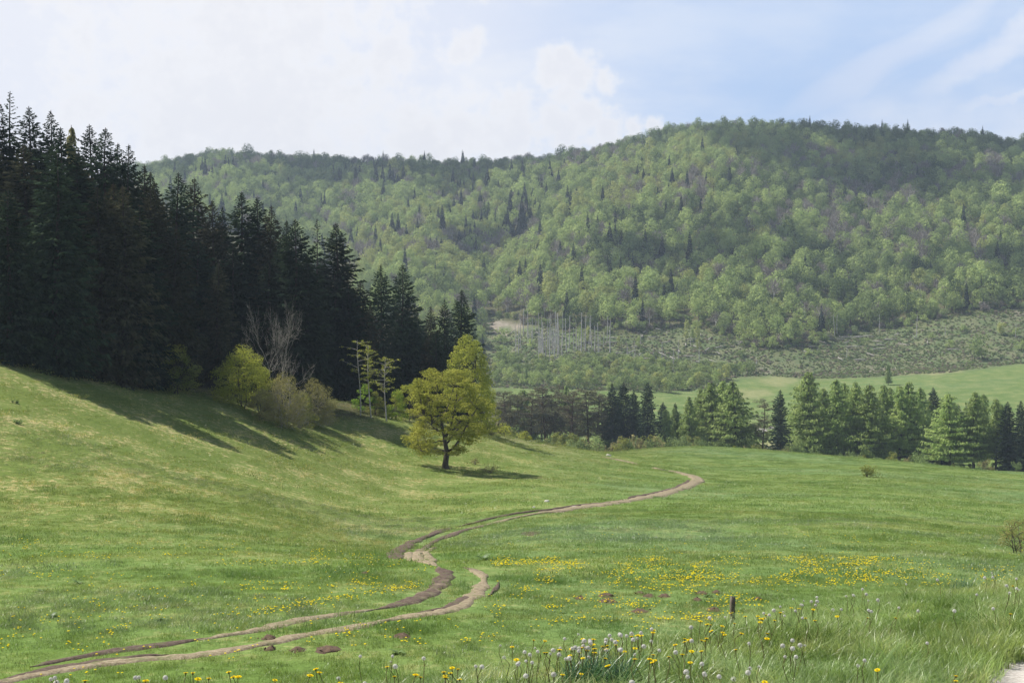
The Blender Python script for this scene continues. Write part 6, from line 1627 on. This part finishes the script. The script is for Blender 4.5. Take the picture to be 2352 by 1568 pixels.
# dandelions
def flower_parts(seed, Rf=0.022, pet=34, hh=0.28):
    r = np.random.default_rng(seed)
    st = Geo(); P = np.array([(0, 0, -.02), (.01, .0, hh * .4), (.015 * r.normal(), .015 * r.normal(), hh * .8), (0, 0, hh)]); st.add(*tube(P, [.0032, .003, .0028, .003], 5)); st.add(*tube([(0, 0, hh - .012), (0, 0, hh)], [.004, .009], 6))
    h = Geo()
    for ring, (rr, up, nn) in enumerate(((1.0, .10, pet), (.72, .35, pet - 8), (.42, .7, 16))):
        a = np.arange(nn) / nn * 6.283 + ring * .3 + r.normal(size=nn) * .05
        d = np.stack([np.cos(a), np.sin(a), np.full(nn, up)], -1); l = np.stack([-np.sin(a), np.cos(a), 0 * a], -1)
        L = Rf * rr * r.uniform(.85, 1.08, nn)[:, None]; c = np.array([0, 0, hh]); w = .0034
        V = np.stack([c + d * .004 - l * .0012, c + d * .004 + l * .0012, c + d * L + l * w * .7, c + d * L - l * w * .7], 1).reshape(-1, 3)
        h.add(V, np.arange(4 * nn).reshape(-1, 4))
    return {'stem': st.mesh('dandelion_stem', [M['stalk']], True), 'flower_head': h.mesh('dandelion_flower', [M['petal']])}
def seed_parts(seed, Rs=0.024, n=150, hh=0.32, part=1.0):
    r = np.random.default_rng(seed)
    st = Geo(); P = np.array([(0, 0, -.02), (.012, .0, hh * .4), (.02 * r.normal(), .02 * r.normal(), hh * .8), (0, 0, hh)]); st.add(*tube(P, [.0034, .003, .0028, .003], 5))
    i = np.arange(n) + .5; ph = np.arccos(1 - 2 * i / n); th = math.pi * (1 + 5 ** .5) * i
    d = np.stack([np.cos(th) * np.sin(ph), np.sin(th) * np.sin(ph), np.cos(ph)], -1); d = d[(d[:, 2] > -.8)]
    if part < 1: d = d[r.random(len(d)) < part]
    m = len(d); c = np.array([0, 0, hh + .004]); h = Geo(); core = Geo()
    A = nrm(np.cross(d, (.3, .5, .8))); B = np.cross(d, A)
    for k in range(3):                                       # tuft: three crossed slivers lying on the sphere
        a = k * math.pi / 3 + .3; U = A * math.cos(a) + B * math.sin(a); W = np.cross(d, U); s = Rs * .27
        V = np.stack([c + d * Rs - U * s, c + d * Rs * .985 - W * s * .16, c + d * Rs + U * s, c + d * Rs * .985 + W * s * .16], 1).reshape(-1, 3); h.add(V, np.arange(4 * m).reshape(-1, 4))
    V = np.stack([c + d * .004 - A * .0002, c + d * .004 + A * .0002, c + d * Rs + A * .0002, c + d * Rs - A * .0002], 1).reshape(-1, 3); h.add(V, np.arange(4 * m).reshape(-1, 4))
    core.add(*tube([c - (0, 0, .007), c - (0, 0, .004), c, c + (0, 0, .004)], [.003, .006, .007, .004], 7))
    return {'stem': st.mesh('seed_stem', [M['stalk']], True), 'seed_ball': h.mesh('seed_ball', [M['fluff']]), 'seed_core': core.mesh('seed_core', [M['seedcore']], True)}
FL = [flower_parts(k, .022 + .002 * (k % 3), 34, .26 + .02 * k) for k in range(4)]
SD = [seed_parts(10 + k, .024, 150, .30 + .02 * k) for k in range(3)] + [seed_parts(15, .022, 150, .30, .45)]

Z1s = [(912,335),(1505,350),(1350,410),(1205,455),(1145,465),(1090,490),(1280,440),(1325,440),(1280,505),(1435,415),(1490,465),(1675,310),(1720,355),(1780,350),(1860,430),(1925,330),(1960,320),(1675,470),(1790,475),(1590,520),(2090,450),(2160,480),(2150,255),(2060,385),(460,565),(405,615),(275,645),(565,620),(570,660),(820,540),(930,575),(995,590),(1052,570),(870,730),(925,700),(940,680),(985,710),(1510,595),(1085,690),(2055,650),(100,800),(280,770),(800,925),(250,565),(670,530),(1190,500),(1340,530),(1880,475),(1985,1055)]
Z1y = [(1160,395),(1210,415),(1640,437),(1355,485),(1020,525),(1135,560),(1100,575),(1160,550),(1245,535),(1290,575),(1365,530),(1405,545),(1245,630),(925,620),(1015,640),(1350,715),(1175,675),(715,590),(1635,515),(1680,495),(1685,570),(1840,520),(1585,565),(1935,380),(2005,330),(2030,350),(2060,350),(2170,300),(2180,260),(2135,665),(2075,715),(1910,742),(1670,810),(995,925),(75,690),(730,970),(2340,690),(2300,710),(2295,775),(620,635),(515,640),(10,525),(400,398),(230,430)]
Z2s = [(500,465),(375,640),(222,860),(135,1035),(1200,925),(135,1365),(475,1275),(565,1400),(480,1390),(385,1465),(430,1455),(815,1465),(968,1500),(1200,1415),(745,485),(1345,1275),(1590,440),(1635,385),(1280,1340)]
Z2y = [(400,535),(740,718),(835,668),(940,722),(1430,755),(1480,795),(1325,445),(1460,450),(1345,495),(1385,505),(1450,490),(1185,475),(1525,525),(1360,545),(1060,405),(275,893),(360,868),(515,845),(545,885),(520,1045),(1075,1028),(90,845),(130,825),(165,830),(110,920),(185,980),(85,1108),(210,1205),(610,600),(580,620),(650,600),(910,580),(850,755),(1420,1415)]
Z3s = [(190,1175),(230,1220),(295,1205),(120,1240),(110,1215),(185,1200),(135,1310),(155,1325),(775,1380),(1388,1192),(855,1305),(1345,880),(1748,870),(2080,860),(885,893),(905,888),(892,787),(1130,860),(835,690),(840,733),(685,750),(705,740),(740,748),(335,785),(385,800),(230,790),(245,775),(235,835),(265,840),(280,875),(345,835),(90,855),(10,890),(60,935),(155,925),(140,900),(635,870),(535,880),(2108,527),(2075,565),(2005,580),(2340,548),(2305,590),(2198,658),(2237,682),(2315,685),(2160,718),(1920,742),(1270,625),(1585,600),(970,790),(435,765)]
Z3y = [(143,858),(208,868),(343,855),(72,908),(285,958),(805,943),(385,985),(605,920),(1055,940),(1018,1398),(1718,1552),(2200,920),(2310,655),(1690,1510)]
Z4s = [(485,1325),(712,1328),(805,1340),(945,1342),(320,1530),(450,1528),(1610,1237),(1647,1310),(1415,1405),(1330,1395),(1715,1380),(1805,1365),(2120,1148),(1895,1260),(310,1495),(790,1403),(1725,1450)]
Z4y = [(877,1463),(928,1492),(235,1522),(740,1485),(1110,1495),(1150,1475),(1200,1390),(1245,1430),(1140,1450),(1175,1448),(1255,1505),(200,1410),(95,1445),(705,1405),(40,1462)]
Z5s = [(490,1465),(565,1490),(487,1497),(535,1505),(595,1525),(1183,1433),(1168,1478),(1357,1482)]
Z5y = [(1860,1440),(1940,1455),(1515,1455),(1522,1470),(1615,1500),(1180,1515),(1145,1510),(1455,1460),(665,1525),(2100,1475),(1885,1475)]
def cv(L, k, u0, v0): return [(a / k + u0, b / k + v0) for a, b in L]
SEEDS = cv(Z1s, 6.827, 1177.1, 1406.8) + cv(Z2s, 7.166, 1550.4, 1349.4) + cv(Z3s, 4.094, 1777.8, 1185.2) + cv(Z4s, 3.413, 689, 1119.7) + cv(Z5s, 3.413, 0, 1119.7)
YELL = cv(Z1y, 6.827, 1177.1, 1406.8) + cv(Z2y, 7.166, 1550.4, 1349.4) + cv(Z3y, 4.094, 1777.8, 1185.2) + cv(Z4y, 3.413, 689, 1119.7) + cv(Z5y, 3.413, 0, 1119.7)

def spot_of(u, v):
    if u < 420: return 'on the bank at the bottom left by the rut'
    if u < 700: return 'low on the bank left of the bottom centre'
    if u < 1150: return 'in the loose bank row left of the dense patch' if v < 1535 else 'at the bottom edge left of the dark tussock'
    if u < 1330 and v < 1510: return 'in the left half of the dense dandelion patch'
    if u < 1520 and v < 1510: return 'in the right half of the dense dandelion patch'
    if u < 1600 and v >= 1510: return 'beside the dark tussock at the bottom edge'
    if u < 1640 and v < 1510: return 'between the dense patch and the wooden post'
    if u < 1745 and v < 1450: return 'close below the wooden post'
    if u < 1760: return 'low on the bank under the wooden post'
    if u < 1790 and v < 1420: return 'on the crest just right of the wooden post'
    if u < 1880 and v < 1432: return 'in the cluster on the crest right of the post'
    if u < 1880 and v > 1460: return 'in the small group in the grass right of bottom centre'
    if u < 2060 and v < 1400: return 'along the crest left of the right-hand dark tussock'
    if v < 1375: return 'at the far right of the crest past the dark tussock'
    return 'scattered in the long grass of the right-hand bank'

def place_flower(u, v, parts, hh, name, label, cat, group, r, grown, scale=1.0):
    dm = float(np.interp(u, CR_U, CR_D)) + 0.6
    x, y, z = at(u, v, 7, dm)
    for _ in range(3):
        x, y, z = at(u, v + hh * scale * FPX / y, 7, dm)
    tilt = (r.normal() * .16, r.normal() * .16)
    # taller stalk when the sight line passes well above the ground at the crest
    want = (CV - v) / FPX * y - z; k = float(np.clip(want / hh, 0.75, 2.2))
    root = bpy.data.objects.new(name, None); COL.objects.link(root); root.location = (x, y, z); root.rotation_euler = (tilt[0], tilt[1], r.uniform(0, 6.28)); root.empty_display_size = .05
    tag(root, label, cat, group)
    for pn, me in parts.items():
        o = bpy.data.objects.new(pn, me); COL.objects.link(o); o.parent = root
        if pn == 'stem': o.scale = (1, 1, k)
        else: o.location = (0, 0, hh * k - hh * scale * grown); o.scale = (scale * grown,) * 3
        if pn == 'flower_head' : o.rotation_euler = (0, 0, 0)
def dandelions():
    r = np.random.default_rng(64)
    for i, (u, v) in enumerate(SEEDS):
        k = int(r.integers(0, 3)) if r.random() < .8 else 3; hh = .30 + .02 * k if k < 3 else .30
        g_ = float(r.uniform(.5, .86)); st = ('half-blown' if k == 3 else 'full') + (' large' if g_ > .74 else ' small' if g_ < .62 else '') + ' white dandelion clock'
        place_flower(u, v, SD[k], hh, 'dandelion_clock', st + ' ' + spot_of(u, v), 'dandelion clock', 'white dandelion clocks on the grassy bank', r, g_)
    for i, (u, v) in enumerate(YELL):
        k = int(r.integers(0, 4)); g_ = float(r.uniform(.75, 1.1)); st = 'large ' if g_ > .99 else 'small ' if g_ < .86 else ''
        place_flower(u, v, FL[k], .26 + .02 * k, 'dandelion_flower', st + 'yellow dandelion in bloom ' + spot_of(u, v), 'dandelion', 'yellow dandelions in bloom', r, g_)
    # the flowers out on the meadow
    pts = []
    def band(n, u0, u1, v0, v1, seed, thr=-.1, size=1.0):
        k = 0; tries = 0
        while k < n and tries < n * 30:
            tries += 1; u, v = r.uniform(u0, u1), r.uniform(v0, v1)
            if fbm(np.array(u / 60), np.array(v / 12), seed, 3) + r.normal() * .12 < thr: continue
            pts.append((u, v)); k += 1
    band(620, 1130, 2150, 1281, 1303, 1, .12); band(660, 1230, 2150, 1296, 1342, 2, .18); band(260, 1400, 2150, 1310, 1352, 3, .05); band(260, 1120, 1780, 1340, 1400, 4, .1); band(160, 1130, 1700, 1395, 1450, 5, .2); band(160, 1900, 2330, 1300, 1350, 6, .1); band(120, 1150, 2352, 1225, 1285, 12, .25)
    band(120, 500, 960, 1262, 1300, 7, .1); band(120, 0, 560, 1240, 1330, 8, .15); band(110, 150, 620, 1330, 1520, 9, .1); band(120, 560, 1000, 1300, 1360, 10, .15); band(60, 0, 300, 1400, 1560, 11, .1); band(60, 700, 1150, 1430, 1490, 13, .15)
    for k in range(150):                                     # the drift along the upper rut
        t = r.random(); pts.append((565 + 400 * t + r.normal() * 16, 1418 - 70 * t + r.normal() * 6 - 4))
    W = []
    for (u, v) in pts:
        x, y, z = at(u, v, 20, 110)
        if bank_side(x, y) < 3.5 or near_rut(x, y, .05): continue
        # flowers keep company: a few at each spot
        for q in range(int(r.integers(1, 3))):
            a, b_ = x + r.normal() * .10, y + r.normal() * .12; W.append((a, b_, float(ground(a, b_))))
    W = np.array(W); W = W[np.argsort(W[:, 1])]
    cap = 300 - len(YELL)
    me = flower_mesh_low()
    for (x, y, z) in W[:cap]:
        o = obj('dandelion_flower', me, None, (x, y, z), r.uniform(0, 6.28), float(r.uniform(.8, 1.1))); u, v = pix(x, y, z)
        spot = (['at the left edge', 'left of the broad-leaved weed', 'right of the broad-leaved weed', 'straight above the upper rut start', 'left of the yellow drift'][int(min(4, u // 112))] + (', well above the rut' if v < 1400 else ', a little above the rut' if v < 1450 else ', close to the rut')) if u < 560 else ('in the thin start of the drift' if u < 700 else 'in the middle of the drift' if u < 820 else 'in the dense end of the drift') + (' beside the upper rut' if v > 1345 else ', its upper fringe') if u < 960 else 'inside the bend of the ruts' if u < 1120 else 'between the track bend and the molehills' if u < 1500 else 'just beyond the bank near the molehills'
        tag(o, 'low yellow dandelion ' + spot, 'dandelion', 'yellow dandelions in bloom')
    Q = W[cap:]; m = len(Q)
    sc = r.uniform(.7, 1.05, m)
    scatter('meadow_dandelions', Q, np.stack([r.normal(size=m) * .2, r.normal(size=m) * .2, r.uniform(0, 6.28, m)], -1), np.stack([sc] * 3, -1), np.zeros(m), [me], 'thousands of yellow dandelions dotted in a band across the meadow')
    print('meadow flowers', len(W), 'clocks', len(SEEDS), 'bank yellow', len(YELL))
def flower_mesh_low():
    g = Geo(); hh = .10; g.add(*tube([(0, 0, 0), (0, 0, hh)], [.003, .003], 3), m=1)
    n = 12; a = np.arange(n) / n * 6.283
    V = np.concatenate([np.array([[0, 0, hh + .014]]), np.stack([.014 * np.cos(a), .014 * np.sin(a), np.full(n, hh + .012)], -1), np.stack([.026 * np.cos(a), .026 * np.sin(a), hh + .004 + .003 * np.sin(a * 6)], -1)])
    t = [(0, 1 + j, 1 + (j + 1) % n) for j in range(n)]; q = [(1 + j, 1 + n + j, 1 + n + (j + 1) % n, 1 + (j + 1) % n) for j in range(n)]
    g.add(V, q, t, m=0); return g.mesh('dandelion_low', [M['petal'], M['stalk']])
dandelions()

# broad-leaved weeds in the near meadow
def dock(seed, n=12, L=.22):
    r = np.random.default_rng(seed); g = Geo()
    for k in range(n):
        a = r.uniform(0, 6.28); d = np.array([math.cos(a), math.sin(a), 0]); l = np.array([-math.sin(a), math.cos(a), 0]); ll = L * r.uniform(.7, 1.2); up = r.uniform(.5, 1.3); V = []
        for t, w in ((0, .12), (.3, .8), (.65, 1), (1, .05)):
            c = d * ll * t + np.array([0, 0, ll * (up * t - .75 * t * t)]); V += [c - l * .045 * w, c + l * .045 * w]
        g.add(V, [(0, 1, 3, 2), (2, 3, 5, 4), (4, 5, 7, 6)])
    return g.mesh('dock_plant', [M['weed']])
DK = [dock(5), dock(6, 16, .28)]
for i, (u, v, s, lab) in enumerate(((1582, 1308, 1.3, 'broad-leaved dock plant amid the yellow flower band'), (118, 1417, 1.2, 'broad-leaved weed at the left above the upper rut'), (1290, 1408, 1.1, 'dock plant in the clover below the flower band'), (915, 1502, 1.3, 'broad-leaved weed below the near rut, left of the clock row'),
        (1270, 1405, .8, 'small weed beside the dock plant in the clover'), (1625, 1370, 1.2, 'weed clump behind the top of the wooden post'), (1140, 1417, 1.2, 'dark weed patch right of the near rut curve'), (1110, 1285, 2.2, 'low leafy mound at the right of the upper track bend'), (965, 1336, 1.2, 'weed left of the upper rut bend'),
        (180, 1340, 1.3, 'dark tuft on the left meadow among flowers'), (95, 1358, 1.6, 'dark leafy patch at the left of the meadow'), (370, 1425, 1.1, 'dark weed tuft above the upper rut'), (545, 1420, 1.1, 'bluish weed at the end of the yellow drift'))):
    x, y, z = at(u, v, 14, 110); o = obj('dock_plant', DK[i % 2], None, (x, y, z), i, s * .62); tag(o, lab, 'weed')

# ------------------------------------------------------------------ the air
def haze():
    x0, x1, y0, y1 = -1720, 1720, -1720, 1720
    z0 = float(ZG.min()) - 1.0; z1 = 216.0
    g = Geo(); box(g, x0, x1, y0, y1, z0, z1)
    m = bpy.data.materials.new('haze_air'); m.use_nodes = True; m.node_tree.nodes.clear(); T = NT(m.node_tree)
    v = T.new('ShaderNodeVolumePrincipled'); v.inputs['Density'].default_value = HAZE; v.inputs['Color'].default_value = (0.66, 0.81, 1.0, 1); v.inputs['Anisotropy'].default_value = 0.15
    o = T.new('ShaderNodeOutputMaterial'); T.l.new(v.outputs[0], o.inputs['Volume'])
    tag(obj('haze', g.mesh('haze', [m])), 'thin blue spring haze filling the valley', kind='stuff')
HAZE = 0.00018
haze()

# ------------------------------------------------------------------ fair-weather clouds over the hill (above the view); their shade lies on the wood
def clouds():
    m, T = new_mat('cloud_vapour'); p = T.new('ShaderNodeNewGeometry').outputs['Position']
    n = T.noise(p, 0.02, 5, 0.6)
    d = T.new('ShaderNodeBsdfDiffuse'); d.inputs[0].default_value = (.9, .9, .92, 1); tl = T.new('ShaderNodeBsdfTranslucent'); tl.inputs[0].default_value = (.9, .9, .92, 1)
    a = T.new('ShaderNodeMixShader'); T.l.new(d.outputs[0], a.inputs[1]); T.l.new(tl.outputs[0], a.inputs[2])
    tr = T.new('ShaderNodeBsdfTransparent'); b_ = T.new('ShaderNodeMixShader'); T.put(b_.inputs[0], T.math('MULTIPLY', T.step(n, 0.28, 0.52), 0.62))
    T.l.new(tr.outputs[0], b_.inputs[1]); T.l.new(a.outputs[0], b_.inputs[2]); o = T.new('ShaderNodeOutputMaterial'); T.l.new(b_.outputs[0], o.inputs[0])
    ZC = 640.0
    for i, (u, d_, wx, wy, nl, lab) in enumerate(((2150, 1075, 150, 100, 34, 'fair-weather cloud high over the right end of the ridge'), (1640, 835, 75, 40, 20, 'small cloud high over the middle of the wooded hill'),
                                              (760, 1255, 230, 75, 34, 'long cloud high over the left part of the ridge'), (1130, 985, 60, 40, 12, 'small ragged cloud high over the gully of the hill'), (2330, 790, 60, 35, 12, 'small cloud high over the right foot of the hill'))):
        r = np.random.default_rng(950 + i); x, y, z = at_depth(u, d_); c = np.array([x, y, z]) + np.array(sv) * ((ZC - z) / sv.z); g = Geo()
        for k in range(nl):
            a = r.uniform(0, 6.28); q = math.sqrt(r.random()); s = r.uniform(.28, .5) * min(wx, wy) * (1.15 - .5 * q)
            cc = np.array([wx * q * math.cos(a), wy * q * math.sin(a), r.uniform(0, .3) * s]); th = np.linspace(0, math.pi, 9)[:, None]; ph = np.arange(14)[None] / 14 * 6.283
            nx_, ny_, nz_ = np.sin(th) * np.cos(ph), np.sin(th) * np.sin(ph), np.cos(th) + 0 * ph
            rr = s * (1 + .45 * fbm(nx_ * 1.7 + k, ny_ * 1.7 + nz_, 5 + k, 3)); V = np.stack([nx_ * rr, ny_ * rr, nz_ * rr * .6], -1).reshape(-1, 3) + cc
            ii, jj = np.meshgrid(np.arange(8), np.arange(14), indexing='ij'); b0 = ii * 14; j2 = (jj + 1) % 14
            g.add(V, np.stack([b0 + jj, b0 + 14 + jj, b0 + 14 + j2, b0 + j2], -1).reshape(-1, 4))
        tag(obj('cloud', g.mesh('cloud', [m], True), None, tuple(c)), lab, 'cloud', 'fair-weather clouds over the hill')
clouds()
